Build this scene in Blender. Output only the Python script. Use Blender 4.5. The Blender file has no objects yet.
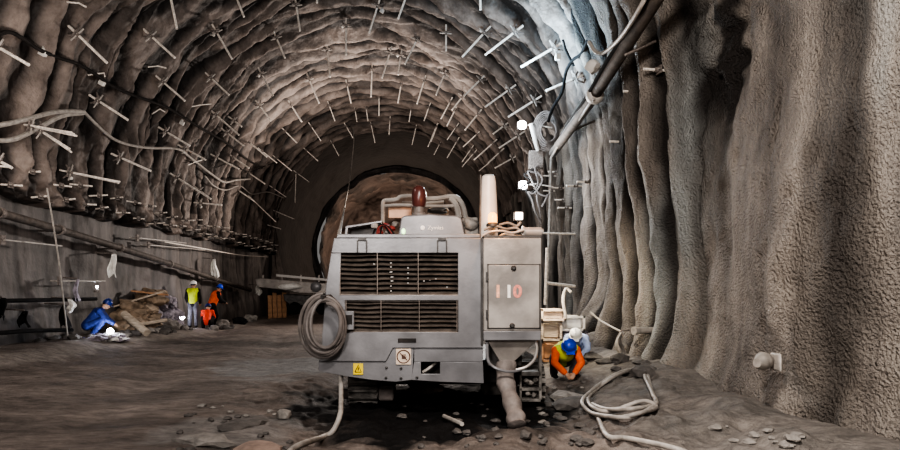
import bpy, bmesh, math, random
import numpy as np
from mathutils import Vector, Matrix, Euler
random.seed(7); rng = np.random.RandomState(11)
C = bpy.context.scene.collection
F = 620.0; VX = 430.0; VY = 290.0; CZ = 1.5
X0, Z0, R = -2.6, 4.6, 7.0
PI = math.pi

def P(px, py, Y):                       # a point at depth Y seen in direction (px, py)
    return Vector(((px-VX)/F*Y, Y, CZ-(py-VY)/F*Y))
def on_arch(px, py, inset=0.12):        # where that direction meets the vault
    a = (px-VX)/F; b = -(py-VY)/F; r = R-inset
    A = a*a+b*b; B = -2*a*X0+2*b*(CZ-Z0); D = X0*X0+(CZ-Z0)**2-r*r
    Y = (-B+math.sqrt(max(0, B*B-4*A*D)))/(2*A)
    p = Vector((a*Y, Y, CZ+b*Y))
    if p.z < Z0:
        Y = (X0-r)/a if a < 0 else (X0+r)/a
        p = Vector((a*Y, Y, CZ+b*Y))
    return p

# ---------------------------------------------------------------- noise
_tab = rng.rand(4096).astype(np.float64)*2-1
def vnoise(x, y, z=0.0):
    x = np.asarray(x, float); y = np.asarray(y, float); z = np.asarray(z, float)+np.zeros_like(x)
    xi = np.floor(x).astype(np.int64); yi = np.floor(y).astype(np.int64); zi = np.floor(z).astype(np.int64)
    fx = x-xi; fy = y-yi; fz = z-zi
    fx = fx*fx*(3-2*fx); fy = fy*fy*(3-2*fy); fz = fz*fz*(3-2*fz)
    def h(i, j, k): return _tab[((i*73856093) ^ (j*19349663) ^ (k*83492791)) & 4095]
    r = 0
    for di in (0, 1):
        for dj in (0, 1):
            for dk in (0, 1):
                r = r + h(xi+di, yi+dj, zi+dk)*(fx if di else 1-fx)*(fy if dj else 1-fy)*(fz if dk else 1-fz)
    return r
def fbm(x, y, z=0.0, o=3):
    r = 0; a = 1.0
    for k in range(o):
        s = 2.03**k
        r = r+a*vnoise(np.asarray(x)*s+17.3*k, np.asarray(y)*s-9.1*k, np.asarray(z)*s+3.7*k); a *= .5
    return r
def sstep(a, b, x):
    t = np.clip((np.asarray(x, float)-a)/(b-a), 0, 1); return t*t*(3-2*t)

# ---------------------------------------------------------------- materials
def mat(name, col, rough=.7, metal=0.0, var=.25, scale=6.0, bump=.0, bscale=40.0, emit=None, es=0.0, col2=None, streak=None, spec=.4):
    m = bpy.data.materials.new(name); m.use_nodes = True
    nt = m.node_tree; N = nt.nodes; L = nt.links
    b = N['Principled BSDF']
    tc = N.new('ShaderNodeTexCoord'); no = N.new('ShaderNodeTexNoise')
    no.inputs['Scale'].default_value = scale; no.inputs['Detail'].default_value = 5
    src = tc.outputs['Object']
    if streak:
        mp = N.new('ShaderNodeMapping'); mp.inputs['Scale'].default_value = streak
        L.new(src, mp.inputs['Vector']); L.new(mp.outputs[0], no.inputs['Vector'])
    else: L.new(src, no.inputs['Vector'])
    rp = N.new('ShaderNodeValToRGB')
    c1 = [c*(1-var) for c in col]; c2 = col2 or [min(1, c*(1+var)) for c in col]
    rp.color_ramp.elements[0].position = .35; rp.color_ramp.elements[1].position = .65
    rp.color_ramp.elements[0].color = (*c1, 1); rp.color_ramp.elements[1].color = (*c2, 1)
    L.new(no.outputs['Fac'], rp.inputs['Fac']); L.new(rp.outputs['Color'], b.inputs['Base Color'])
    b.inputs['Roughness'].default_value = rough; b.inputs['Metallic'].default_value = metal
    b.inputs['Specular IOR Level'].default_value = spec
    if bump:
        n2 = N.new('ShaderNodeTexNoise'); n2.inputs['Scale'].default_value = bscale; n2.inputs['Detail'].default_value = 4
        L.new(src, n2.inputs['Vector'])
        bp = N.new('ShaderNodeBump'); bp.inputs['Strength'].default_value = bump; bp.inputs['Distance'].default_value = .02
        L.new(n2.outputs['Fac'], bp.inputs['Height']); L.new(bp.outputs[0], b.inputs['Normal'])
    if emit:
        b.inputs['Emission Color'].default_value = (*emit, 1); b.inputs['Emission Strength'].default_value = es
    return m

def rock_mat(name, lo, hi, cav=(.02, .018, .017), stretch=(1, 1, 1), scale=.7, fine=22.0, fdist=.03, fstr=.8, rough=.75, tint=None, spec=.35, lump=None):
    """sprayed concrete: broad stains, grime collecting in the creases (attribute 'cav'), grainy relief"""
    m = bpy.data.materials.new(name); m.use_nodes = True
    nt = m.node_tree; N = nt.nodes; L = nt.links; b = N['Principled BSDF']
    tc = N.new('ShaderNodeTexCoord'); mp = N.new('ShaderNodeMapping'); mp.inputs['Scale'].default_value = stretch
    L.new(tc.outputs['Object'], mp.inputs['Vector'])
    n1 = N.new('ShaderNodeTexNoise'); n1.inputs['Scale'].default_value = scale; n1.inputs['Detail'].default_value = 9; n1.inputs['Roughness'].default_value = .7
    L.new(mp.outputs[0], n1.inputs['Vector'])
    rp = N.new('ShaderNodeValToRGB'); rp.color_ramp.elements[0].position = .36; rp.color_ramp.elements[1].position = .64
    rp.color_ramp.elements[0].color = (*lo, 1); rp.color_ramp.elements[1].color = (*hi, 1)
    L.new(n1.outputs['Fac'], rp.inputs['Fac'])
    last = rp.outputs['Color']
    if tint:
        n3 = N.new('ShaderNodeTexNoise'); n3.inputs['Scale'].default_value = tint[1]; n3.inputs['Detail'].default_value = 3
        L.new(mp.outputs[0], n3.inputs['Vector'])
        r3 = N.new('ShaderNodeValToRGB'); r3.color_ramp.elements[0].position = tint[2]; r3.color_ramp.elements[1].position = tint[2]+.12
        L.new(n3.outputs['Fac'], r3.inputs['Fac'])
        mx = N.new('ShaderNodeMix'); mx.data_type = 'RGBA'
        L.new(r3.outputs['Color'], mx.inputs[0]); L.new(last, mx.inputs[6]); mx.inputs[7].default_value = (*tint[0], 1)
        last = mx.outputs[2]
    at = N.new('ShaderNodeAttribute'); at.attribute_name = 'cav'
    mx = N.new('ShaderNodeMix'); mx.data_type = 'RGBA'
    L.new(at.outputs['Fac'], mx.inputs[0]); L.new(last, mx.inputs[6]); mx.inputs[7].default_value = (*cav, 1)  # darkens the creases: shade put into the base colour
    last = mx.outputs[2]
    L.new(last, b.inputs['Base Color'])
    b.inputs['Roughness'].default_value = rough; b.inputs['Specular IOR Level'].default_value = spec
    n2 = N.new('ShaderNodeTexNoise'); n2.inputs['Scale'].default_value = fine; n2.inputs['Detail'].default_value = 3
    L.new(tc.outputs['Object'], n2.inputs['Vector'])
    bp = N.new('ShaderNodeBump'); bp.inputs['Strength'].default_value = fstr; bp.inputs['Distance'].default_value = fdist
    L.new(n2.outputs['Fac'], bp.inputs['Height']); nrm = bp.outputs[0]
    if lump:
        n4 = N.new('ShaderNodeTexNoise'); n4.inputs['Scale'].default_value = lump[0]; n4.inputs['Detail'].default_value = 2
        L.new(mp.outputs[0], n4.inputs['Vector'])
        b2 = N.new('ShaderNodeBump'); b2.inputs['Strength'].default_value = 1; b2.inputs['Distance'].default_value = lump[1]
        L.new(n4.outputs['Fac'], b2.inputs['Height']); L.new(nrm, b2.inputs['Normal']); nrm = b2.outputs[0]
    L.new(nrm, b.inputs['Normal'])
    return m

M = {}
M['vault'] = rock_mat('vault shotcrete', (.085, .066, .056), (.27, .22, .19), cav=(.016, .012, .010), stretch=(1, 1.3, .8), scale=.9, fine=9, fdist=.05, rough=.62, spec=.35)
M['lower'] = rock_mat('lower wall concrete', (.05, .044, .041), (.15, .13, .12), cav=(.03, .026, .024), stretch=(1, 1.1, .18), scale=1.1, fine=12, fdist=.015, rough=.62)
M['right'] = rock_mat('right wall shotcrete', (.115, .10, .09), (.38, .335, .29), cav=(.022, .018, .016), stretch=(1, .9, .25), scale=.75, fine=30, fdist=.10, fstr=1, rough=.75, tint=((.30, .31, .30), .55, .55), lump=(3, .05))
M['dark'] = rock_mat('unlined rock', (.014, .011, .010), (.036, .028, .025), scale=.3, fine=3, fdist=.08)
M['brown'] = rock_mat('heading rock', (.10, .08, .072), (.20, .16, .14), stretch=(.4, 2.2, .6), scale=.6, fine=4, fdist=.1)
M['steel'] = mat('rebar steel', (.74, .67, .60), .6, 0, .25, 20)
M['plate'] = mat('bracket steel', (.17, .145, .13), .7, .1, .4, 25, .3)
M['whitecap'] = mat('white cap', (.6, .57, .53), .5, 0, .08)
M['black'] = mat('black rubber', (.014, .013, .013), .9, 0, .3, spec=.15)
M['cable'] = mat('dark cable', (.03, .026, .024), .85, 0, .3, spec=.15)
M['hose'] = mat('pale hose', (.34, .31, .28), .45, 0, .22, 9, .2, 60)
M['greyhose'] = mat('grey hose', (.15, .13, .12), .5, 0, .2, 9)
M['pipe'] = mat('dusty steel pipe', (.085, .07, .06), .7, .1, .35, 5, .4, 30)
M['paint'] = mat('grey machine paint', (.20, .195, .20), .36, .2, .25, 2.2, .08, 30)
M['paintw'] = mat('pale cabinet paint', (.33, .30, .275), .36, .2, .28, 2.6, .1, 30)
M['paintd'] = mat('dark machine steel', (.07, .065, .062), .5, .4, .35, 8)
M['interior'] = mat('grille interior', (.028, .023, .021), .7, .2, .5, 9)
M['slat'] = mat('grille slats', (.15, .125, .108), .45, .4, .3, 9)
M['white'] = mat('white enamel', (.55, .52, .49), .4, 0, .06)
M['mud'] = mat('muddy iron', (.20, .185, .17), .7, .3, .4, 9, .5, 25)
M['rubber'] = mat('dusty rubber sleeve', (.21, .18, .165), .75, 0, .25, 8, .4, 25)
M['yellow'] = mat('yellow sticker', (.75, .55, .03), .5, 0, .1)
M['sticker'] = mat('cream sticker', (.62, .50, .40), .5, 0, .1)
M['ink'] = mat('sticker ink', (.10, .05, .035), .6, 0, .1)
M['rednum'] = mat('faded red numerals', (.72, .26, .20), .55, 0, .25, 30)
M['orangenum'] = mat('faded orange numerals', (.80, .42, .28), .55, 0, .25, 30)
M['palenum'] = mat('pale numerals', (.88, .82, .76), .5, 0, .08)
M['beige'] = mat('beige panel', (.62, .38, .26), .6, 0, .15)
M['redlens'] = mat('dark red lens', (.085, .028, .024), .3, 0, .2)
M['redpaint'] = mat('red valve paint', (.22, .035, .03), .5, 0, .2)
M['amber'] = mat('amber lamp', (.3, .09, .01), .3, 0, 0, emit=(1, .36, .04), es=4.5)
M['lampw'] = mat('white lamp', (1, 1, 1), .3, 0, 0, emit=(.86, .94, 1), es=80)
M['lampm'] = mat('square led lamp', (1, 1, 1), .3, 0, 0, emit=(1, .92, .85), es=4)
M['green'] = mat('green lamp', (.6, .9, .5), .3, 0, 0, emit=(.6, 1, .45), es=1.4)
M['skin'] = mat('skin', (.42, .25, .17), .55, 0, .08)
M['hair'] = mat('black hair', (.015, .012, .010), .6)
M['navy'] = mat('blue work cloth', (.018, .032, .15), .8, 0, .25, 9, .3, 20)
M['trouser'] = mat('dark grey work trousers', (.10, .095, .11), .85, 0, .25, 9, .3, 20)
M['hivis'] = mat('yellow green vest', (.62, .74, .05), .7, 0, .12, 9, .3, 20)
M['orange'] = mat('orange work jacket', (.80, .13, .03), .75, 0, .15, 9, .3, 20)
M['red'] = mat('red work jacket', (.75, .07, .03), .75, 0, .15, 9, .3, 20)
M['bluehat'] = mat('blue helmet', (.02, .06, .50), .35)
M['navyhat'] = mat('dark blue helmet', (.015, .03, .16), .4)
M['whitehat'] = mat('white helmet', (.8, .79, .77), .35, 0, .04)
M['paleblue'] = mat('pale blue cloth', (.35, .42, .62), .8)
M['wood'] = mat('raw timber', (.40, .33, .26), .8, 0, .3, 5, .3, 30, streak=(1, 1, 8))
M['orangewood'] = mat('orange brown timber', (.40, .22, .12), .8, 0, .3, 5)
M['sack'] = mat('brown sacking', (.25, .185, .13), .9, 0, .35, 6, .6, 18)
M['sackgrey'] = mat('grey plastic sacking', (.27, .24, .27), .7, 0, .35, 8, .6, 18)
M['sackpale'] = mat('pale brown sacking', (.36, .28, .21), .9, 0, .35, 6, .6, 18)
M['cloth'] = mat('pale cloth', (.72, .70, .66), .9, 0, .12)
M['stone'] = mat('grey stone', (.10, .09, .083), .85, 0, .3, 9, .6, 30)
M['stonepale'] = mat('pale stone', (.24, .22, .20), .85, 0, .25, 9, .6, 30)
M['stonepink'] = mat('pinkish stone', (.30, .22, .18), .85, 0, .2, 9, .6, 30)

# ---------------------------------------------------------------- mesh builder
def tag(o, label=None, cat=None, group=None, kind=None):
    if label: o['label'] = label
    if cat: o['category'] = cat
    if group: o['group'] = group
    if kind: o['kind'] = kind
    return o
def empty(name, loc=(0, 0, 0), label=None, cat=None, group=None, rz=0):
    o = bpy.data.objects.new(name, None); C.objects.link(o); o.location = loc
    o.rotation_euler = (0, 0, rz); o.empty_display_size = .1
    return tag(o, label, cat, group)
def smooth_path(pts, n=6):
    pts = [Vector(p) for p in pts]
    if len(pts) < 3: return pts
    out = []
    q = [pts[0]*2-pts[1]]+pts+[pts[-1]*2-pts[-2]]
    for i in range(1, len(q)-2):
        for k in range(n):
            t = k/n
            a, b, c, d = q[i-1], q[i], q[i+1], q[i+2]
            out.append(.5*((2*b)+(-a+c)*t+(2*a-5*b+4*c-d)*t*t+(-a+3*b-3*c+d)*t**3))
    out.append(pts[-1]); return out
class MB:
    def __init__(s): s.v = []; s.f = []
    def add(s, vs, fs):
        o = len(s.v); s.v += [Vector(v) for v in vs]; s.f += [[i+o for i in f] for f in fs]; return s
    def box(s, c, d, rot=None, taper=1.0):
        x, y, z = d[0]/2, d[1]/2, d[2]/2
        vs = [Vector((a*x*(taper if k > 0 else 1), b*y*(taper if k > 0 else 1), k*z)) for k in (-1, 1) for a, b in ((-1, -1), (1, -1), (1, 1), (-1, 1))]
        if rot is not None:
            m = rot if isinstance(rot, Matrix) else Euler(rot).to_matrix()
            vs = [m @ v for v in vs]
        c = Vector(c)
        return s.add([v+c for v in vs], [(3, 2, 1, 0), (4, 5, 6, 7), (0, 1, 5, 4), (1, 2, 6, 5), (2, 3, 7, 6), (3, 0, 4, 7)])
    def pxbox(s, x0, y0, x1, y1, Y, depth):       # box whose face at depth Y spans the given outline
        a = P(x0, y1, Y); b = P(x1, y0, Y)
        return s.box(((a.x+b.x)/2, Y+depth/2, (a.z+b.z)/2), (abs(b.x-a.x), depth, abs(b.z-a.z)))
    def prism(s, pts, Y, depth):
        p = [P(x, y, Y) for x, y in pts]; n = len(p)
        vs = p+[q+Vector((0, depth, 0)) for q in p]
        return s.add(vs, [list(range(n))[::-1], list(range(n, 2*n))]+[(i, (i+1) % n, (i+1) % n+n, i+n) for i in range(n)])
    def tube(s, pts, r, n=8, cap=True):
        pts = [Vector(p) for p in pts]; m = len(pts)
        rs = r if isinstance(r, (list, tuple)) else [r]*m
        up = None; rings = []
        for i, p in enumerate(pts):
            t = (pts[min(i+1, m-1)]-pts[max(i-1, 0)])
            t = t.normalized() if t.length > 1e-9 else Vector((0, 0, 1))
            if up is None:
                up = Vector((0, 0, 1)) if abs(t.z) < .9 else Vector((1, 0, 0))
            u = (up-t*up.dot(t))
            u = u.normalized() if u.length > 1e-6 else t.orthogonal().normalized()
            w = t.cross(u); up = u
            rings.append([p+(u*math.cos(a)+w*math.sin(a))*rs[i] for a in [2*PI*k/n for k in range(n)]])
        vs = [v for rg in rings for v in rg]; fs = []
        for i in range(m-1):
            for k in range(n):
                fs.append((i*n+k, i*n+(k+1) % n, (i+1)*n+(k+1) % n, (i+1)*n+k))
        if cap: fs += [list(range(n))[::-1], [(m-1)*n+k for k in range(n)]]
        return s.add(vs, fs)
    def lathe(s, prof, c=(0, 0, 0), n=20, rot=None):
        c = Vector(c); vs = []; fs = []
        for r, z in prof:
            for k in range(n):
                v = Vector((r*math.cos(2*PI*k/n), r*math.sin(2*PI*k/n), z))
                if rot is not None: v = rot @ v
                vs.append(v+c)
        m = len(prof)
        for i in range(m-1):
            for k in range(n): fs.append((i*n+k, i*n+(k+1) % n, (i+1)*n+(k+1) % n, (i+1)*n+k))
        fs += [list(range(n))[::-1], [(m-1)*n+k for k in range(n)]]
        return s.add(vs, fs)
    def blob(s, c, r, nz=.25, seed=0, sub=2, sc=1.3, rot=None, flat=None):
        bm = bmesh.new(); bmesh.ops.create_icosphere(bm, subdivisions=sub, radius=1)
        co = np.array([v.co[:] for v in bm.verts])
        d = 1+nz*fbm(co[:, 0]*sc+seed*3.1, co[:, 1]*sc+seed*1.7, co[:, 2]*sc, 3)
        vs = []
        for v, k in zip(bm.verts, d):
            q = Vector((v.co.x*r[0]*k, v.co.y*r[1]*k, v.co.z*r[2]*k))
            if flat is not None and q.z < flat: q.z = flat
            if rot is not None: q = Euler(rot).to_matrix() @ q
            vs.append(q+Vector(c))
        fs = [[w.index for w in f.verts] for f in bm.faces]
        bm.free(); return s.add(vs, fs)
    def build(s, name, m, parent=None, smooth=True, bevel=0, label=None, cat=None, group=None, kind=None, origin=None, angle=40):
        me = bpy.data.meshes.new(name)
        vs = s.v
        o = bpy.data.objects.new(name, me)
        if parent is not None:
            base = Vector(parent.location)
            if parent.parent is not None: base = base+Vector(parent.parent.location)
            if parent.type == 'EMPTY' or parent.location.length > 0 or parent.parent is not None: vs = [v-base for v in vs]
            o.parent = parent
        else:
            if origin is None:
                a = np.array([v[:] for v in vs]); origin = ((a[:, 0].min()+a[:, 0].max())/2, (a[:, 1].min()+a[:, 1].max())/2, a[:, 2].min())
            vs = [v-Vector(origin) for v in vs]; o.location = origin
        me.from_pydata([v[:] for v in vs], [], s.f); me.update()
        bm = bmesh.new(); bm.from_mesh(me); bmesh.ops.recalc_face_normals(bm, faces=bm.faces); bm.to_mesh(me); bm.free()
        me.materials.append(m)
        if smooth:
            me.polygons.foreach_set('use_smooth', [True]*len(me.polygons))
            try: me.set_sharp_from_angle(angle=math.radians(angle))
            except Exception: pass
        C.objects.link(o)
        if bevel:
            b = o.modifiers.new('bevel', 'BEVEL'); b.width = bevel; b.segments = 2; b.limit_method = 'ANGLE'
        return tag(o, label, cat, group, kind)

def grid_obj(name, X, Y, Z, cav, m, kind='structure', label=None):
    nr, nc = X.shape
    co = np.stack([X, Y, Z], -1).reshape(-1, 3)
    i = np.arange(nr-1)[:, None]*nc+np.arange(nc-1)[None, :]
    fs = np.stack([i, i+1, i+nc+1, i+nc], -1).reshape(-1, 4)
    me = bpy.data.meshes.new(name)
    me.vertices.add(len(co)); me.vertices.foreach_set('co', co.ravel().astype(np.float32))
    me.loops.add(fs.size); me.loops.foreach_set('vertex_index', fs.ravel().astype(np.int32))
    me.polygons.add(len(fs)); me.polygons.foreach_set('loop_start', (np.arange(len(fs))*4).astype(np.int32))
    me.update(calc_edges=True); me.validate()
    me.polygons.foreach_set('use_smooth', [True]*len(me.polygons))
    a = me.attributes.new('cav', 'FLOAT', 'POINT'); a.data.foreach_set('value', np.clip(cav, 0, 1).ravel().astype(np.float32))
    me.materials.append(m)
    o = bpy.data.objects.new(name, me); C.objects.link(o)
    o['kind'] = kind
    if label: o['label'] = label
    return o

# ---------------------------------------------------------------- the tunnel shell
YE = 38.5
def ribs(a, Y):                          # a: metres along the ring, Y along the tunnel -> height, crease
    ph = Y/1.22+np.maximum(0, Y-25)*.32+.42*vnoise(a*.35, Y*.3, 5)+.27*vnoise(a*.9, Y*.8, 9)
    c = .5+.5*np.cos(2*PI*ph)
    rib = .8*c+.2*np.abs(np.sin(PI*(ph+.5)))**.8
    w = fbm(a*.45+.5*Y, Y*1.6, 2, 3)
    fold = 1-np.abs(vnoise(a*.50+1.2*vnoise(Y*.5, a*.3, 3), Y*2.7+1.1*vnoise(a*.6, Y*.5, 11), 7))
    return rib, w, fold
def vault():
    th = np.concatenate([np.linspace(8, 180, 520)]); yy = 3.0+(YE-3.0)*np.linspace(0, 1, 800)**1.15
    low = np.linspace(.03, 1.0, 34)
    T, Yg = np.meshgrid(np.radians(th), yy, indexing='ij')
    a = T*R
    rib, w, fold = ribs(a, Yg)
    fine = fbm(a*3.0, Yg*3.5, 1, 3)
    d = .28*rib+.16*w+.26*(fold-.6)+.045*fine-.9*(1-sstep(12.2, 13.6, Yg))*(1-sstep(.75, 1.0, T))
    r = R+.12-d
    X = X0+r*np.cos(T); Z = Z0+r*np.sin(T); Yy = Yg+.06*vnoise(a*.8, Yg*1.2, 4)
    cav = 1.05*(1-sstep(.08, .85, rib+.35*w))+.7*(1-sstep(.35, .85, fold))  # painted shade in the troughs between ribs and folds
    # skirt below the springing, ending in a crusty lip
    D, Y2 = np.meshgrid(low, yy, indexing='ij')
    a2 = PI*R+D
    rib2, w2, fold2 = ribs(a2, Y2); fine2 = fbm(a2*3, Y2*3.5, 1, 3)
    lump = np.maximum(0, vnoise(Y2*2.1, D*3.2, 8))
    d2 = .28*rib2+.16*w2+.26*(fold2-.6)+.045*fine2
    k = sstep(.2, .8, D)
    d2 = d2*(1-k)+k*(.16+.30*lump+.12*fine2+.10*vnoise(Y2*5, D*6, 4))
    d2 = d2*(1-sstep(.93, 1.0, D))-.35*sstep(.93, 1, D)
    X2 = X0-(R+.12-d2); Z2 = Z0-D+.12*vnoise(Y2*1.3, D*0, 3)*D
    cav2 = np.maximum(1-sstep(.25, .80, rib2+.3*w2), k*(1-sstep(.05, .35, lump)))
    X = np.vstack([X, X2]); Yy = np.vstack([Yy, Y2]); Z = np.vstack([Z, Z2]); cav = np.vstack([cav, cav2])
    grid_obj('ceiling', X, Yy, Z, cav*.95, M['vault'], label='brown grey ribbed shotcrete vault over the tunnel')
vault()
def wall_left():
    z = np.linspace(-.6, 3.85, 130); yy = np.linspace(3, YE, 560)
    Zg, Y = np.meshgrid(z, yy, indexing='ij')
    col = np.abs(np.sin(PI*(Y/1.22+.15*vnoise(Y*.4, Zg*.2, 1))))**.8
    d = .045*col+.10*fbm(Y*.6, Zg*.3, 4, 3)+.02*fbm(Y*4, Zg*2.5, 2, 2)
    d += .12*sstep(2.0, .2, Zg)
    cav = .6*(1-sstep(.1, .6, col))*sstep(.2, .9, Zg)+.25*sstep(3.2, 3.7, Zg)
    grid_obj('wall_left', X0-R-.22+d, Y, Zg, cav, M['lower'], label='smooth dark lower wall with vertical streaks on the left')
wall_left()
def right_inset(Y, T):
    up = sstep(math.radians(12), math.radians(20), T)
    near = .42-.10*sstep(8, 14, Y)
    far_low = .30*(1-sstep(17, 23, Y))+.02
    e = 14.6+.35*vnoise(T*14, Y*0+1, 3)-1.0*sstep(.3, .8, T)
    far_up = -.7
    low = near*(1-sstep(14, 17, Y))+far_low*sstep(14, 17, Y)
    hi = near*(1-sstep(e-.25, e+.25, Y))+far_up*sstep(e-.25, e+.25, Y)
    return low*(1-up)+hi*up
def wall_right():
    ang = np.radians(np.linspace(0, 60, 200)); zz = np.linspace(-.7, Z0, 240)[:-1]
    yy = 1.2+(YE-1.2)*np.linspace(0, 1, 1000)**1.5
    s = np.concatenate([zz-Z0, ang*R]); S, Y = np.meshgrid(s, yy, indexing='ij')
    T = np.maximum(S/R, 0); H = S+Z0
    ph = Y/1.30+.16+np.maximum(0, Y-9.0)*(1.22-1/1.3)-np.maximum(0, Y-14)*.32+.20*vnoise(S*.30, Y*.35, 6)+.09*vnoise(S*.9, Y*.9, 2)
    col = np.abs(np.sin(PI*ph))
    zone = sstep(9.0, 11.0, Y)*(.85+.3*vnoise(Y*.7, S*.15, 3))
    flute = col**.48
    d = flute*(.05+.36*zone)+.16*fbm(S*.35, Y*.55, 3, 3)+.035*fbm(S*2.6, Y*3.2, 1, 3)
    # secondary thin dribbles running down the columns
    dr = 1-np.abs(vnoise(Y*2.1+.5*vnoise(S*.5, Y*.5, 8), S*.22, 12))
    d += .17*zone*(dr-.5)
    # broken, hollowed zone under the pipe around 10 m
    hol = np.exp(-((Y-9.0)/.8)**2-((H-5.0)/1.0)**2)
    d += -.22*hol*(.5+fbm(S*2, Y*2, 5, 3))
    # drip foot at the base
    foot = np.exp(-((Y-14.3)/1.1)**2)*sstep(1.9, .0, H)
    d += .75*foot+.15*sstep(1.0, -.1, H)*np.exp(-((Y-10.8)/.9)**2)+.10*sstep(.6, 0, H)
    ins = right_inset(Y, T)
    r = R-ins-d+.2
    X = X0+r*np.cos(T); Z = np.where(S < 0, H, Z0+r*np.sin(T))
    cav = .5*sstep(.1, .9, fbm(S*.22, Y*1.1, 15, 3))+(1-sstep(.15, .92, col+.15*fbm(S, Y*2, 2, 2)))*(.25+.85*zone)+.5*zone*(1-sstep(.25, .6, dr))+.9*hol*sstep(.0, .5, fbm(S*1.5, Y*2, 8, 3)+.3)  # broad stains, plus painted shade in the grooves and the hollow
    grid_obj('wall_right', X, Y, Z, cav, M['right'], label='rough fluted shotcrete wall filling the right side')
wall_right()

def floor_h(X, Y):
    X = np.asarray(X, float); Y = np.asarray(Y, float)
    bh = .27-.20*sstep(17, 25, Y)-.1*sstep(26, 36, Y)
    h = bh*sstep(-7.3, -8.9, X)
    h = h+.05*fbm(X*.45, Y*.45, 1, 3)+.018*fbm(X*2.5, Y*1.6, 5, 3)
    tr = sstep(-2.0, -1.2, X)*(1-sstep(1.6, 2.4, X))*sstep(5.9, 6.9, Y)*(1-sstep(12.5, 14, Y))
    h = h*(1-.6*tr)-.15*tr-.10*np.exp(-((X-1.05)/.4)**2-((Y-7.6)/.45)**2)
    mudz = sstep(-2.6, -1.0, X+.35*(Y-7))*(1-sstep(3.2, 4.2, X))*(1-sstep(9, 12, Y))
    h = h+mudz*(.085*fbm(X*1.6, Y*1.6, 7, 3)+.03*fbm(X*6, Y*6, 2, 3))
    mound = sstep(1.9, 3.6, X)*(.10+.16*np.exp(-((Y-11)/2.4)**2)+.35*np.exp(-((Y-14.5)/1.4)**2)*sstep(2.2, 3.6, X))
    h = h+mound*(1+.4*fbm(X*1.3, Y*1.3, 3, 3))
    rut = np.exp(-((X+5.0+.25*(Y-12))/.45)**2)+np.exp(-((X+3.1+.22*(Y-12))/.4)**2)
    return h-.05*rut*sstep(5, 8, Y)*(1-sstep(20, 26, Y))
def gz(x, y): return float(floor_h(np.array([x]), np.array([y]))[0])
def floor_():
    u = np.linspace(0, 1, 760); yy = 2.5+(62-2.5)*u**2.3
    xx = np.concatenate([np.linspace(-10.6, -4, 200), np.linspace(-3.98, 4.6, 420)])
    Y, X = np.meshgrid(yy, xx, indexing='ij')
    H = floor_h(X, Y)
    grid_obj('floor', X, Y, H, 0*H, ground_mat(), label='muddy brown tunnel floor with wheel tracks')
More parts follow.
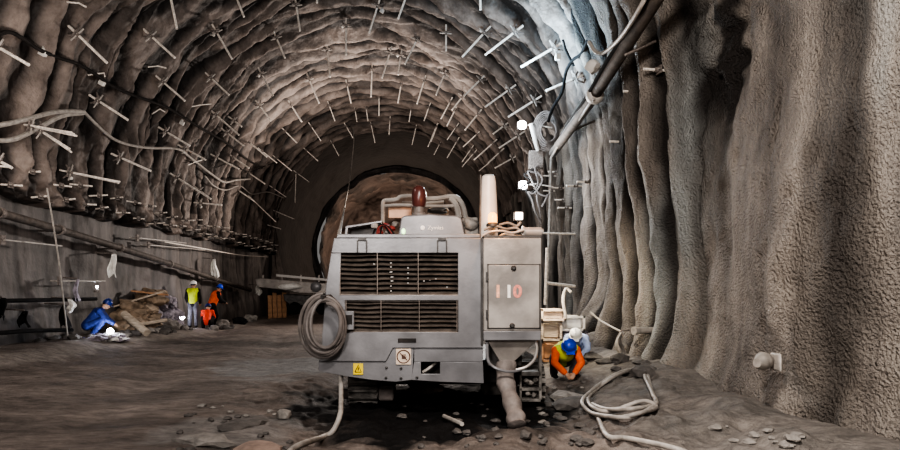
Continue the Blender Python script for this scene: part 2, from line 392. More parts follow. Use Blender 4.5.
def ground_mat():
    m = bpy.data.materials.new('muddy ground'); m.use_nodes = True
    nt = m.node_tree; N = nt.nodes; L = nt.links; b = N['Principled BSDF']
    tc = N.new('ShaderNodeTexCoord'); mp = N.new('ShaderNodeMapping'); mp.inputs['Scale'].default_value = (.6, 1.3, 1); mp.inputs['Rotation'].default_value = (0, 0, .25)
    L.new(tc.outputs['Object'], mp.inputs['Vector'])
    n1 = N.new('ShaderNodeTexNoise'); n1.inputs['Scale'].default_value = .9; n1.inputs['Detail'].default_value = 9; n1.inputs['Roughness'].default_value = .65
    L.new(mp.outputs[0], n1.inputs['Vector'])
    rp = N.new('ShaderNodeValToRGB'); e = rp.color_ramp.elements
    e[0].position = .33; e[0].color = (.085, .069, .060, 1); e[1].position = .68; e[1].color = (.245, .205, .18, 1)
    L.new(n1.outputs['Fac'], rp.inputs['Fac'])
    # wet black mud around the machine: elliptical region in ground coordinates
    sx = N.new('ShaderNodeSeparateXYZ'); L.new(tc.outputs['Object'], sx.inputs[0])
    def mth(op, a, bb=None, c=None):
        n = N.new('ShaderNodeMath'); n.operation = op
        for i, v in enumerate((a, bb, c)):
            if v is None: continue
            if isinstance(v, (int, float)): n.inputs[i].default_value = v
            else: L.new(v, n.inputs[i])
        return n.outputs[0]
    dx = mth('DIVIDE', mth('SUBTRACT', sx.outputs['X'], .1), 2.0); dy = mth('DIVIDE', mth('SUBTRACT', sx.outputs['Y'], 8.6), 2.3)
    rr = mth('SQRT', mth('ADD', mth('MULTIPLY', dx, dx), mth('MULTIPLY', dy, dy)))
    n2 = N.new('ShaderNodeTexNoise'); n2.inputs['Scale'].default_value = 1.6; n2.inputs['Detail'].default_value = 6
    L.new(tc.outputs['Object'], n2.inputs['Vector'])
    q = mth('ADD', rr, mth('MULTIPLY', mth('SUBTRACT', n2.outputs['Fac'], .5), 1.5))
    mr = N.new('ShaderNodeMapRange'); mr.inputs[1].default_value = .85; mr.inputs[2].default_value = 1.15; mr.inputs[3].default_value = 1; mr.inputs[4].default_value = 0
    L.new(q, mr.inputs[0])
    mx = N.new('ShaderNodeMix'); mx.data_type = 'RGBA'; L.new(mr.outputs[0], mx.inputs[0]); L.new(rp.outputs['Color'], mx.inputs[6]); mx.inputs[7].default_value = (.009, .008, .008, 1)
    # grey gravel on the right
    mr2 = N.new('ShaderNodeMapRange'); mr2.inputs[1].default_value = 1.6; mr2.inputs[2].default_value = 2.6
    L.new(mth('ADD', sx.outputs['X'], mth('MULTIPLY', mth('SUBTRACT', n2.outputs['Fac'], .5), 1.5)), mr2.inputs[0])
    mx2 = N.new('ShaderNodeMix'); mx2.data_type = 'RGBA'; L.new(mth('MULTIPLY', mr2.outputs[0], .55), mx2.inputs[0]); L.new(mx.outputs[2], mx2.inputs[6]); mx2.inputs[7].default_value = (.19, .18, .165, 1)
    def band(cx, w, cy, h, col, k, src):
        ax = mth('DIVIDE', mth('SUBTRACT', sx.outputs['X'], cx), w); ay = mth('DIVIDE', mth('SUBTRACT', sx.outputs['Y'], cy), h)
        q = mth('ADD', mth('SQRT', mth('ADD', mth('MULTIPLY', ax, ax), mth('MULTIPLY', ay, ay))), mth('MULTIPLY', mth('SUBTRACT', n2.outputs['Fac'], .5), 1.8))
        g = N.new('ShaderNodeMapRange'); g.inputs[1].default_value = .8; g.inputs[2].default_value = 1.2; g.inputs[3].default_value = k; g.inputs[4].default_value = 0
        L.new(q, g.inputs[0]); m_ = N.new('ShaderNodeMix'); m_.data_type = 'RGBA'; L.new(g.outputs[0], m_.inputs[0]); L.new(src, m_.inputs[6]); m_.inputs[7].default_value = (*col, 1)
        return m_.outputs[2]
    o_ = band(-8.2, .55, 22, 14, (.30, .265, .235), .7, mx2.outputs[2])
    o_ = band(-2.9, 1.2, 12.2, 1.6, (.22, .225, .225), .5, o_)  # pale bluish patch: wet reflection put into the ground colour
    o_ = band(-2.2, .75, 6.9, .75, (.24, .23, .22), .6, o_)
    o_ = band(-5.2, 2.6, 17.5, .8, (.05, .042, .038), .6, o_)
    b.inputs['Specular IOR Level'].default_value = .22
    n5 = N.new('ShaderNodeTexNoise'); n5.inputs['Scale'].default_value = 5.5; n5.inputs['Detail'].default_value = 8; n5.inputs['Roughness'].default_value = .8
    L.new(mp.outputs[0], n5.inputs['Vector'])
    g5 = N.new('ShaderNodeMapRange'); g5.inputs[1].default_value = .35; g5.inputs[2].default_value = .65; g5.inputs[3].default_value = .55; g5.inputs[4].default_value = 1.35
    L.new(n5.outputs['Fac'], g5.inputs[0])
    v5 = N.new('ShaderNodeVectorMath'); v5.operation = 'SCALE'; L.new(o_, v5.inputs[0]); L.new(g5.outputs[0], v5.inputs['Scale'])
    L.new(v5.outputs[0], b.inputs['Base Color'])
    rr2 = N.new('ShaderNodeMapRange'); rr2.inputs[1].default_value = .4; rr2.inputs[2].default_value = .6; rr2.inputs[3].default_value = .62; rr2.inputs[4].default_value = .9
    L.new(n1.outputs['Fac'], rr2.inputs[0]); L.new(rr2.outputs[0], b.inputs['Roughness'])
    n3 = N.new('ShaderNodeTexNoise'); n3.inputs['Scale'].default_value = 7; n3.inputs['Detail'].default_value = 6; n3.inputs['Roughness'].default_value = .7
    L.new(tc.outputs['Object'], n3.inputs['Vector'])
    bp = N.new('ShaderNodeBump'); bp.inputs['Strength'].default_value = .9; bp.inputs['Distance'].default_value = .07
    L.new(n3.outputs['Fac'], bp.inputs['Height']); L.new(bp.outputs[0], b.inputs['Normal'])
    return m
floor_()

def ring_tunnel(name, y0, y1, r, amp, m, label, ny=80, rough=.5):
    th = np.radians(np.linspace(-38, 218, 260)); yy = np.linspace(y0, y1, ny)
    T, Y = np.meshgrid(th, yy, indexing='ij')
    rr = r+amp*fbm(T*5, Y*rough, 3, 3)
    grid_obj(name, X0+rr*np.cos(T), Y, np.maximum(Z0+rr*np.sin(T), -.6), .6*sstep(.2, -.6, fbm(T*5, Y*rough, 3, 3)), m, label=label)
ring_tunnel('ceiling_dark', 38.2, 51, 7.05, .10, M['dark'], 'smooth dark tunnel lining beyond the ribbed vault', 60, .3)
ring_tunnel('ceiling_heading', 51, 61, 6.6, .35, M['brown'], 'brown rock vault of the far heading', 80, .7)
def collar(name, y, r0, r1, m, label):
    th = np.radians(np.linspace(-38, 218, 200)); q = np.linspace(0, 1, 14)
    Q, T = np.meshgrid(q, th, indexing='ij')
    rr = r0+(r1-r0)*Q
    Y = y+.25*fbm(T*6, Q*2, 1, 3)*(Q*(1-Q)*4)
    rr = rr+.12*vnoise(T*6, Q*0, 2)*(1-Q)
    grid_obj(name, X0+rr*np.cos(T), Y, np.maximum(Z0+rr*np.sin(T), -.6), 0*Q, m, label=label)
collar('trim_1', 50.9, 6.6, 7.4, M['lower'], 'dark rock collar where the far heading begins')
collar('trim_2', 38.3, 6.85, 8.6, M['vault'], 'raw end face of the ribbed vault')
def face_():
    x = np.linspace(-10, 5, 120); z = np.linspace(-1, 12, 110); Z, X = np.meshgrid(z, x, indexing='ij')
    Y = 60+.9*fbm(X*.35, Z*.45, 3, 4)
    grid_obj('wall_back', X, Y, Z, 0*X, M['brown'], label='brown rock face closing the far heading')
face_()

# ---------------------------------------------------------------- rock anchors
def radial(p):
    v = Vector((X0-p.x, 0, Z0-p.z)) if p.z > Z0 else Vector((1, 0, 0))
    return v.normalized()
def anchor(base, tip, label, group, r=.022, n=1, cap=False, small=False):
    e = empty('rock_anchor', base, label, 'anchor', group)
    out = (base-tip).normalized()
    a = MB()
    for k in range(n):
        j = Vector((random.uniform(-1, 1), random.uniform(-1, 1), random.uniform(-1, 1)))*.09*(k > 0)
        a.tube([base+out*.25, tip+j], r if n == 1 else r*.7, 6)
    a.build('rod', M['steel'], e)
    b = MB(); u = out.cross(Vector((0, 1, 0))).normalized(); w = u.cross(out)
    m = Matrix((u, w, out)).transposed()
    if small:
        b.box(base, (.13, .15, .03), m); b.lathe([(.04, 0), (.045, .06), (.03, .09)], base, 8, m @ Matrix.Rotation(PI, 3, 'X'))
        b.build('plate', M['plate'], e)
        MB().tube([base-w*.08-out*.04, base+w*.08-out*.06], .014, 6).build('cross_bar', M['hose'], e)
    else:
        q = .15
        b.box(base-out*.02, (.26, .20, .025), m)
        for s1 in (-1, 1):
            b.tube([base+u*s1*.17+w*.08+out*.16, base-out*.05], .024, 5)
        b.build('plate', M['plate'], e)
        MB().tube([base+u*.22-out*.03, base-u*.20-out*.06], .020, 5).build('cross_bar', M['hose'], e)
        MB().lathe([(.045, 0), (.045, .05), (.028, .07)], base-out*.05, 6, m @ Matrix.Rotation(PI, 3, 'X')).build('nut', M['plate'], e)
        if cap: MB().blob(base+u*.14-out*.02+w*.1, (.05, .05, .05), .05).build('cap', M['whitecap'], e)
    return e
BOLTS = [  # base x, y, tip x, y (direction seen from the camera)
 (76,33,107,63),(-4,46,29,65),(97,100,128,120),(150,35,175,58),(169,-10,177,29),(216,31,232,59),(162,81,185,101),(210,77,229,95),(215,114,239,135),
 (235,-6,244,17),(296,4,300,31),(276,37,285,58),(327,49,330,77),(261,73,273,96),(309,79,319,103),(317,-15,317,3),(259,105,271,121),(291,105,301,121),(329,105,335,121),
 (378,5,369,33),(407,-6,398,19),(346,25,346,55),(417,39,405,64),(446,32,446,51),(390,52,382,78),(401,55,398,75),(372,69,371,97),(347,85,351,103),(401,85,398,103),(424,81,417,104),(445,73,436,95),
 (379,97,379,116),(366,108,368,121),(411,109,409,122),(429,107,424,121),(450,102,441,119),(480,-8,480.5,10),(485,32,462,57),(516,31,485,55),(555,47,521,67),(481,79,464,96),(510,89,485,107),(535,100,508,117),
 (576,78,546,91),(478,114,465,130),(455,110,447,126),(505,125,493,134),(493,143,474,160),(519,135,499,148),(513,158,495,168),(491,161,479,171),(437,126,431,142),(456,127,447,140),(457,141,447,158),(477,134,463,147),(471,149,462,162),(474,153,462,167),
 (371,124,375,143),(390,119,389,135),(416,127,412,145),(436,127,428,147),(346,126,353,138),(311,126,321,141),(332,143,339,156),(306,150,318,161),(294,110,302,122),
 (249,142,267,157),(285,131,297,143),(276,158,292,171),(297,173,309,182),(216,157,239,169),(249,173,265,184),(273,188,286,197),(252,199,276,222),(275,211,294,219),(271,226,281,229),(199,190,211,199),(200,203,222,205),
 (165,131,190,146),(119,157,151,171),(176,177,211,199),(69,172,117,182),(30,126,77,136),(40,130,70,149),(233,120,236,122.5),(184,148,206,160),(226,132,244,146),(233,157,249,168),(262,151,277,163),(238,190,254,201),(355,110,357,122),(500,152,488,163),(463,96,452,110),(440,143,434,155),
 (-3,160,12,168),
]
def bolt_label(x, y, n):
    if n == 'bundle': return 'bundle of pale bent rods jutting from a bracket low on the left vault', None
    d = on_arch(x, y).y
    if d > 31: return ('short pale anchor rod around the far mouth of the ribbed vault', 'anchor rods around the far mouth of the ribbed vault')
    if x < 60: return ('long anchor rod at the extreme left edge of the ribbed vault', 'anchor rods at the extreme left edge of the vault')
    if x < 245: return ('bracketed steel anchor rod slanting down right from the left haunch', 'anchor rods on the left haunch of the vault')
    if x < 440: return ('bracketed steel anchor rod hanging from the crown of the vault', 'anchor rods under the crown of the vault')
    return ('bracketed steel anchor rod slanting down left from the right haunch', 'anchor rods on the right haunch of the vault')
for i, (x, y, tx, ty) in enumerate(BOLTS):
    b = on_arch(x, y, .36); Yb = b.y
    t = P(tx, ty, Yb)
    rad = radial(b); L = (t-b).dot(rad)
    if L < .3: t = t+rad*(.45-L)
    bundle = (x, y) in ((69, 172), (30, 126), (40, 130))
    lb, gr = bolt_label(x, y, None)
    if (x, y) == (76, 33): lb, gr = 'large bracketed anchor rod highest at the upper left above the black cable', None
    if (x, y) == (69, 172): lb, gr = 'bundle of pale bent rods on a bracket above the crusty left ledge', None
    if (x, y) == (30, 126): lb, gr = 'upper spray of thin white rods under the two pale hoses at far left', None
    if (x, y) == (40, 130): lb, gr = 'lower spray of thin white rods under the two pale hoses at far left', None
    if (x, y) == (555, 47): lb, gr = 'thick pale anchor rod with forked tip beside the blue lit patch', None
    if (x, y) == (576, 78): lb, gr = 'bare pale rod jutting left beside the big sloping pipe', None
    anchor(b, t, lb, gr, r=.034 if Yb < 30 else .028, n=3 if bundle else 1, cap=(i % 4 == 1), small=Yb > 27)
# short anchors in two rows along the crusty ledge
for row, zz in enumerate((4.20, 3.80)):
    y = 13.2+row*.5
    while y < 37.5:
        z = zz+random.uniform(-.08, .08); b = Vector((X0-R+.34, y, z)); t = b+Vector((random.uniform(.16, .34), random.uniform(-.05, .05), random.uniform(-.03, .03)))
        anchor(b, t, ('short steel anchor stub in the upper row along the crusty left ledge', 'short steel anchor stub in the lower row along the crusty left ledge')[row],
               ('anchor stubs in the upper ledge row', 'anchor stubs in the lower ledge row')[row], r=.024, small=True)
        y += random.uniform(.8, 1.25)
# anchors on the right wall
for k, (x, y, tx, ty) in enumerate([(557,188,566,189),(572,186,583,187),(560,200,570,201),(563,208,575,207),(548,176,556,176),(583,182,590,183),(617,142,625,143),(652,70,659,72),(631,92,638,95),(553,172,560,171),(548,191,556,192)]):
    Y = 3.75/((x-VX)/F); b = P(x, y, Y); b.x += .12; t = P(x, y, Y)-Vector((.16, .05, 0))
    anchor(b, t, 'short anchor stub with cross bar on the fluted right wall', 'anchor stubs on the fluted right wall', r=.024, small=True)
# rods on the smooth lower left wall
LW = X0-R-.02
for (x0, y0, x1, y1, lb) in [(5,240,62,246,'long pale rod lying along the lower left wall under the sloping pipe'), (139,238,186,243,'upper of two pale rods above the rubble heap on the left wall'), (150,245,205,250,'lower of two pale rods above the rubble heap on the left wall'), (62,281,105,281,'thin level rod low on the left wall beside the hanging rags')]:
    Ya = (LW+.25)/((x0-VX)/F); Yb = (LW+.35)/((x1-VX)/F)
    e = empty('steel_rod', P(x0, y0, Ya), lb, 'rod')
    MB().tube([P(x0, y0, Ya)-Vector((.3, 0, 0)), P(x0, y0, Ya), P(x1, y1, Yb)], .02, 6).build('rod', M['hose'], e)
    MB().box(P(x0, y0, Ya)-Vector((.05, 0, 0)), (.04, .16, .22)).build('plate', M['plate'], e)

# ---------------------------------------------------------------- cables and hoses on the vault
def surf_path(pts, inset=.34): return smooth_path([on_arch(x, y, inset) for x, y in pts], 6)
def cable(name, pts, r, m, label, cat='cable', inset=.34, ext=None):
    return MB().tube(surf_path(pts, inset), r, 7).build(name, m, label=label, cat=cat)
cable('cable', [(-8,38),(8,32),(22,38),(40,50),(60,58),(78,64),(95,74),(112,86),(130,94),(150,101),(168,108),(188,120),(204,130),(222,140),(236,150),(248,160),(262,168)], .045, M['cable'], 'long dark cable sagging across the left haunch of the vault')
cable('hose', [(-10,127),(20,121),(50,113),(70,111),(84,112)], .055, M['hose'], 'upper pale hose entering from the left edge', 'hose')
cable('hose', [(-10,141),(15,139),(40,127),(62,116),(84,113)], .055, M['hose'], 'lower pale hose entering from the left edge', 'hose')
cable('hose', [(84,112),(96,124),(112,138),(130,145),(152,148),(178,149),(192,159),(210,173),(224,182),(236,180),(250,179)], .045, M['hose'], 'pale grey hose drooping across the left haunch', 'hose')
cable('cable', [(205,176),(214,186),(226,190),(240,186),(252,194),(268,192),(284,198)], .03, M['hose'], 'thin looping wire near the far left springing', 'cable')
cable('cable', [(190,162),(212,168),(232,163),(248,172),(268,165),(290,160)], .022, M['cable'], 'thin dark wire snaking between anchors on the left haunch', 'cable')
for k, (a, b, c) in enumerate([((67,2),(79,3),(86,7)), ((88,75),(104,73),(105,77)), ((148,67),(158,66),(166,68)), ((152,114),(160,109),(165,112)), ((190,107),(200,105),(211,104)), ((188,165),(195,162),(202,160))]):
    MB().tube([on_arch(*a, .3), on_arch(*b, .36), on_arch(*c, .4)], .022, 5).build('wire_clip', M['steel'], label='short bent pale wire stub on the left haunch of the vault', cat='wire', group='bent wire stubs on the left haunch')
for k, (x, y) in enumerate([(43,53),(102,83),(182,123),(382,11)]):
    p = on_arch(x, y, .3)
    b = MB(); b.box(p, (.14, .14, .12), Euler((.3, .5, .2))); b.lathe([(.03, 0), (.05, .08), (.01, .16)], p, 8); b.build('cable_clamp', M['whitecap'], bevel=.01,
        label=['white clamp on the dark cable near the left edge', 'small white clamp above the middle anchor rod on the left', 'small white clamp at the lower end of the dark cable', 'small white clamp beside an anchor at the crown'][k], cat='clamp')
# dangling rods near the far mouth
a = on_arch(296, 172, .2)
MB().tube([a, P(295.5, 188, a.y), P(295, 203, a.y)], .03, 6).build('hanging_rod', M['steel'], label='pale rod hanging straight down at the left of the far mouth', cat='rod')
a = on_arch(353, 128, .2)
MB().tube(smooth_path([a+Vector((-1.1, .3, .25)), a, P(351, 170, a.y-3), P(345, 205, a.y-10), P(338.5, 238, 8.6)]), [.028]*25, 6).build('hanging_cable', M['hose'], label='thin pale cable running from the vault down to the machine', cat='cable')

# ---------------------------------------------------------------- pipe along the left wall, wires, rags
def left_pt(x, y, off=.22):
    Y = (LW+off)/((x-VX)/F); return P(x, y, Y)
e = empty('wall_pipe', left_pt(60, 229), 'long dark pipe sloping down along the lower left wall', 'pipe')
pp = [left_pt(x, y, .32) for x, y in ((-30,203),(0,213),(60,230),(120,248),(170,264),(215,279),(250,290))]
MB().tube(pp, .10, 10).build('pipe', M['pipe'], e)
for q in pp[1:-1]:
    MB().tube([q-Vector((0, .05, 0)), q+Vector((0, .05, 0))], .13, 12).build('collar', M['plate'], e)
    MB().box(q-Vector((.3, 0, .02)), (.5, .06, .05)).build('bracket', M['plate'], e)
MB().tube(smooth_path([left_pt(x, y, .3) for x, y in ((-20,301),(0,301),(50,300),(96,299))]), .05, 7).build('cable', M['black'], label='black cable strung level along the lower left wall', cat='cable')
MB().tube(smooth_path([left_pt(x, y, .35) for x, y in ((-20,333),(0,333),(30,331),(72,330))]), .05, 7).build('cable', M['black'], label='black cable at the foot of the left wall', cat='cable')
MB().tube(smooth_path([left_pt(x, y, .3) for x, y in ((165,242),(200,248),(240,255),(268,257))]), .025, 6).build('wire', M['steel'], label='taut pale wire along the left wall behind the workers', cat='wire')
MB().tube(smooth_path([P(47,188,14.5), P(58,255,15), P(68,338,15.6)]), .022, 6).build('rope', M['hose'], label='thin pale rope hanging from the left ledge to the ground', cat='rope')
def rag(x, y, w, h, label, m='cloth', off=.45, Y=None, seed=0, bluetop=False):
    c = left_pt(x, y, off) if Y is None else P(x, y, Y)
    s = c.y/F; W = w*s; H = h*s
    b = MB(); nu, nv = 9, 12; vs = []
    for j in range(nv+1):
        v = j/nv
        for i in range(nu+1):
            u = i/nu-.5
            ww = W*(.35+.65*min(1, v*1.6))
            vs.append(c+Vector((u*ww+.04*math.sin(v*5+seed), .05*math.sin(u*18+v*2+seed), H/2-v*H+.06*math.sin(u*7+seed)*v)))
    fs = [(j*(nu+1)+i, j*(nu+1)+i+1, (j+1)*(nu+1)+i+1, (j+1)*(nu+1)+i) for j in range(nv) for i in range(nu)]
    b.add(vs, fs); top = c+Vector((0, 0, H/2))
    e = empty('rag', (c.x, c.y, c.z-H/2), label, 'cloth')
    o = b.build('cloth', M[m], e); sm = o.modifiers.new('s', 'SOLIDIFY'); sm.thickness = .012
    MB().tube([top+Vector((-.5 if Y is None else .25, 0, .04)), top+Vector((.0, 0, .02)), top-Vector((0, 0, .06))], .02, 5).build('hook', M['plate'], e)
    return e
rag(113, 265, 9, 22, 'white rag hanging from a hook on the left wall beside the sloping pipe', seed=1)
rag(77, 289, 5, 20, 'small grey rag hanging low on the left wall', 'sackgrey', seed=2)
rag(71, 305, 7, 12, 'small white rag hanging beside the pale rope', seed=5)
rag(214, 268, 8, 18, 'white cloth hanging above the worker in the orange vest', seed=3)
rag(258, 290, 7, 9, 'small pale cloth hanging at the end of the sloping pipe', seed=4)
for k, (x, y, w, h, lb) in enumerate([(2,308,9,20,'dark cloth hanging at the left frame edge on the lower wall'), (24,318,12,14,'dark bundle tied to the lower left wall'), (64,316,10,22,'dark cloth hanging behind the pale rope')]):
    rag(x, y, w, h, lb, 'black', .4, seed=k+7)

# ---------------------------------------------------------------- the right wall: pipe, cables, poles, lamps
pa = P(672, -26, 8.3); pb = P(655, 0, 8.8); pc = P(595, 95, 12.0); pd = P(553, 153, 16.6)
e = empty('wall_pipe', pc, 'big dusty steel pipe sloping along the top of the right wall', 'pipe')
MB().tube([pa, pb, pc, pd], .11, 14).build('pipe', M['pipe'], e)
d = (pc-pb).normalized()
for t in (.0, ):
    q = pc; MB().tube([q-d*.12, q-d*.06, q+d*.06, q+d*.12], [.12, .17, .17, .12], 14).build('coupling', M['whitecap'], e, label='pale round pipe coupling')
for q in (P(625, 47, 10.1), P(573, 125, 14.3)):
    MB().tube([q+Vector((.5, 0, .1)), q-Vector((0, 0, .13))], .025, 6).build('bracket', M['plate'], e)
off = Vector((-.26, 0, .02))
MB().tube(smooth_path([P(648,-10,8.6), P(640,8,8.8), P(622,36,9.8), P(605,52,10.8), P(596,52,11.2), P(589,42,11.4)]), .035, 8).build('hose', M['hose'], label='white hose hooking over the big pipe on the upper right wall', cat='hose')
MB().tube(smooth_path([P(648,-6,8.6), P(625,36,9.9), P(607,62,10.8), P(585,100,12.4), P(566,128,14.8), P(556,146,16.2)]), .045, 8).build('cable', M['black'], label='thick black cable running just above the big pipe', cat='cable')
MB().tube(smooth_path([P(594,98,11.8), P(580,118,13.2), P(562,140,15.2), P(551,158,16.3)]), .028, 6).build('cable', M['hose'], label='thin pale cable below the big pipe', cat='cable')
MB().tube(smooth_path([P(588,40,13.6), P(581,54,14.2), P(573,60,14.6), P(566,72,15), P(562,92,15.4), P(553,108,15.8), P(548,122,16)]), .04, 7).build('cable', M['black'], label='black cable dropping from the hooked hose across the blue lit patch', cat='cable')
MB().tube(smooth_path([P(563,40,14.8), P(566,50,15), P(574,66,15)]), .03, 6).build('cable', M['black'], label='short black cable beside the small lamp box', cat='cable')
MB().blob(P(594, 67, 11.4), (.11, .10, .12), .6, 4).build('valve', M['whitecap'], label='lumpy pale valve above the big pipe', cat='valve')
MB().box(P(558, 57, 14.6), (.13, .13, .14)).build('junction_box', M['whitecap'], bevel=.02, label='tiny white box by the forked anchor rod', cat='box')
# lamp mast: pole, coil, junction box, two lamps
e = empty('utility_pole', (P(551, 150, 18.4).x, 18.4, gz(3.5, 18.4)), 'tall thin pale pole standing at the right wall behind the machine', 'pole')
MB().tube([Vector((P(546,330,18.2).x, 18.2, gz(3.4, 18.2)-.1)), P(551,158,18.2)], .04, 8).build('pole', M['hose'], e)
for (x0, y0, x1, y1) in ((546,283,579,287), (532,233,579,234)):
    e2 = empty('steel_rod', P(x0, y0, 16.2), 'level pale rod jutting from the right wall, %s of the pair behind the cabinet' % ('lower' if y0 > 250 else 'upper'), 'rod')
    MB().tube([P(x0, y0, 16.2), P(x1, y1, 16.6)+Vector((0, 0, 0))], .045 if y0 > 250 else .025, 6).build('rod', M['steel'], e2)
    MB().box(P(x1, y1, 16.6), (.06, .18, .18)).build('plate', M['plate'], e2)
MB().tube([P(547,248,15.5), P(545,305,15.3)], .035, 6).build('hanging_rod', M['steel'], label='short pale upright rod right beside the cabinet', cat='rod')
def wall_lamp(x, y, Y, label, arm):
    c = P(x, y, Y); e = empty('flood_lamp', c, label, 'lamp')
    b = MB(); b.box(c+Vector((0, .06, 0)), (.26, .10, .22)); 
    b.box(c+Vector((0, .14, 0)), (.24, .08, .18))
    b.build('housing', M['plate'], e, bevel=.015)
    MB().lathe([(.12, 0), (.12, .02), (.07, .06)], c+Vector((0, .01, 0)), 20, Matrix.Rotation(PI/2, 3, 'X')).build('lens', M['lampw'], e, label='glowing white lens')
    MB().tube([c+Vector((0, .1, 0)), c+Vector((arm*.4, .12, .05)), c+Vector((arm, .3, .0))], .02, 6).build('arm', M['steel'], e)
    return c
l1 = wall_lamp(522, 125, 17.5, 'upper bright white flood lamp on the right haunch', .9)
l2 = wall_lamp(523, 185, 17.5, 'lower bright white flood lamp behind the machine', .9)
MB().box(P(536,160,17.6), (.42, .25, .5)).build('junction_box', M['plate'], bevel=.03, label='grey junction box between the two flood lamps', cat='box')
MB().tube(smooth_path([P(531,124,17.4), P(535,140,17.3), P(538,150,17.4)]), [.06]*12+[.06], 8).build('duct', M['white'], label='short white tube beside the upper flood lamp', cat='tube')
b = MB()
for k in range(6):
    cc = P(546+k*.5, 131, 17.4-.05*k); rx, rz = .36-.03*k, .55-.05*k
    b.tube([cc+Vector((rx*math.cos(t), .03*math.sin(3*t+k), rz*math.sin(t))) for t in [2*PI*j/26 for j in range(27)]], .022, 6)
b.build('cable_coil', M['greyhose'], label='hanging coil of grey cable beside the white tube', cat='cable coil')
for k in range(5):
    random.seed(40+k)
    pts = [P(530+random.uniform(0, 14), 170+random.uniform(-4, 4), 17.3)]
    for j in range(6): pts.append(pts[-1]+Vector((random.uniform(-.25, .25), random.uniform(-.06, .06), random.uniform(-.38, .05))))
    MB().tube(smooth_path(pts, 5), .03, 6).build('cable', M['cable'] if k % 2 else M['greyhose'], label='tangled cable hanging under the junction box', cat='cable', group='tangled cables under the junction box')
e = empty('pipe_stub', P(766, 362, 6.9), 'pale square-ended pipe stub sticking out of the near right wall', 'pipe')
sp = P(766, 362, 6.9)
MB().tube([sp+Vector((.10, .25, 0)), sp+Vector((.05, .1, 0)), sp+Vector((-.08, -.06, 0)), sp+Vector((-.155, -.10, 0))], [.09, .09, .085, .05], 14).build('pipe', M['hose'], e)
MB().box(sp+Vector((.13, .03, 0)), (.04, .20, .20)).build('collar', M['hose'], e, bevel=.02)
e = empty('pipe_stub', P(640, 331, 11.2), 'short pale pipe stub on the right wall above the hose coil', 'pipe')
s2 = P(640, 331, 11.2)
MB().tube([s2+Vector((.5, .2, 0)), s2+Vector((-.14, -.1, .01))], .06, 12).build('pipe', M['hose'], e)
MB().tube([s2+Vector((-.11, -.09, .01)), s2+Vector((-.15, -.11, .01))], .075, 12).build('rim', M['hose'], e)
rag(621, 343, 8, 22, 'limp pale cloth bag hanging at the foot of the right wall', 'hose', Y=11.4, seed=9)
MB().tube(smooth_path([P(590,312,12.5), P(603,322,12.2), P(624,333,11.4)]), .018, 5).build('string', M['hose'], label='taut string leading to the hanging cloth bag', cat='string')

# ---------------------------------------------------------------- the machine
mroot = empty('spraying_machine', (.1, 10, -.12), 'large grey tracked tunnel machine with louvred rear numbered 110', 'machine')
YM = 8.0
b = MB()
b.prism([(334,238),(481,238),(481,253),(331,253)], YM, .14)
b.prism([(331,253),(341,253),(339.5,296),(345,300),(346,333),(322,345),(322,336),(326,285)], YM, .14)
b.pxbox(339, 295, 459, 300.5, YM, .14)
b.pxbox(458, 252, 481, 333, YM, .14)
b.prism([(322,344),(346,332),(483,332),(483,348),(393,348),(386,361.5),(319,361.5)], YM, .14)
b.build('rear_panel', M['paint'], mroot, bevel=.008)
b = MB(); b.prism([(336,240),(480,240),(482,380),(400,372),(345,356),(330,335)], YM+.30, 3.2)
b.build('engine_body', M['interior'], mroot, bevel=.02)
b = MB(); b.prism([(336,238),(480,238),(480,234),(338,234)], YM+.06, 3.2); b.build('top_cover', M['paint'], mroot, bevel=.01)
b = MB()   # lower bumper plate with a window
b.prism([(318.5,361),(386,361),(393,347),(414,347),(412,380),(396,382),(371,380),(346,376.5),(318.5,371)], YM+.03, .07)
b.prism([(414,347),(483,347),(483,362),(414,362)], YM+.03, .07)
b.prism([(414,362),(421,362),(421,374),(440,374),(440,362),(483,362),(484,383.5),(440,382),(411,380)], YM+.032, .07)
b.build('bumper', M['paint'], mroot, bevel=.006)
b = MB()
for (x, y) in ((386.5,367.6),(401,368),(386,377.6),(401,378),(417,377)):
    MB().lathe([(.018, 0), (.018, .02), (.010, .025)], P(x, y, YM+.03), 6, Matrix.Rotation(PI/2, 3, 'X')).build('bumper_bolt', M['paintd'], mroot)
b = MB()
b = MB(); b.tube(smooth_path([P(423,372,YM+.12), P(428,369,YM+.1), P(433,365,YM+.12), P(438,362,YM+.2)]), .02, 6)
b.build('tow_hose', M['hose'], mroot)
MB().pxbox(398, 338.5, 416, 342.5, YM-.012, .02).build('vent_slot', M['interior'], mroot)
def grille(x0, y0, x1, y1, n, nm):
    g = MB()
    a, c = P(x0, y1, YM), P(x1, y0, YM)
    fr = .012
    g.box(((a.x+c.x)/2, YM+.05, a.z), (c.x-a.x, .05, fr*2)); g.box(((a.x+c.x)/2, YM+.05, c.z), (c.x-a.x, .05, fr*2))
    for xx in (a.x, c.x, a.x+(c.x-a.x)*.315, a.x+(c.x-a.x)*.66): g.box((xx, YM+.02, (a.z+c.z)/2), (.012, .03, c.z-a.z))
    go = g.build(nm, M['slat'], mroot)
    H = (c.z-a.z)
    for k in range(n):
        zc = a.z+(k+.5)*H/n; s = MB(); vs = []
        m = 26
        for j in range(m+1):
            u = j/m; x = a.x+(c.x-a.x)*u
            w = .006*math.sin(u*16+k*.4)*(1 if u < .4 else .4)
            for (dy, dz) in ((.03, -.018), (.10, .020), (.106, .014), (.036, -.024)):
                vs.append(Vector((x, YM+dy, zc+dz+w)))
        fs = []
        for j in range(m):
            for q in range(4): fs.append((j*4+q, j*4+(q+1) % 4, (j+1)*4+(q+1) % 4, (j+1)*4+q))
        s.add(vs, fs).build('slat', M['slat'], go)
    return go
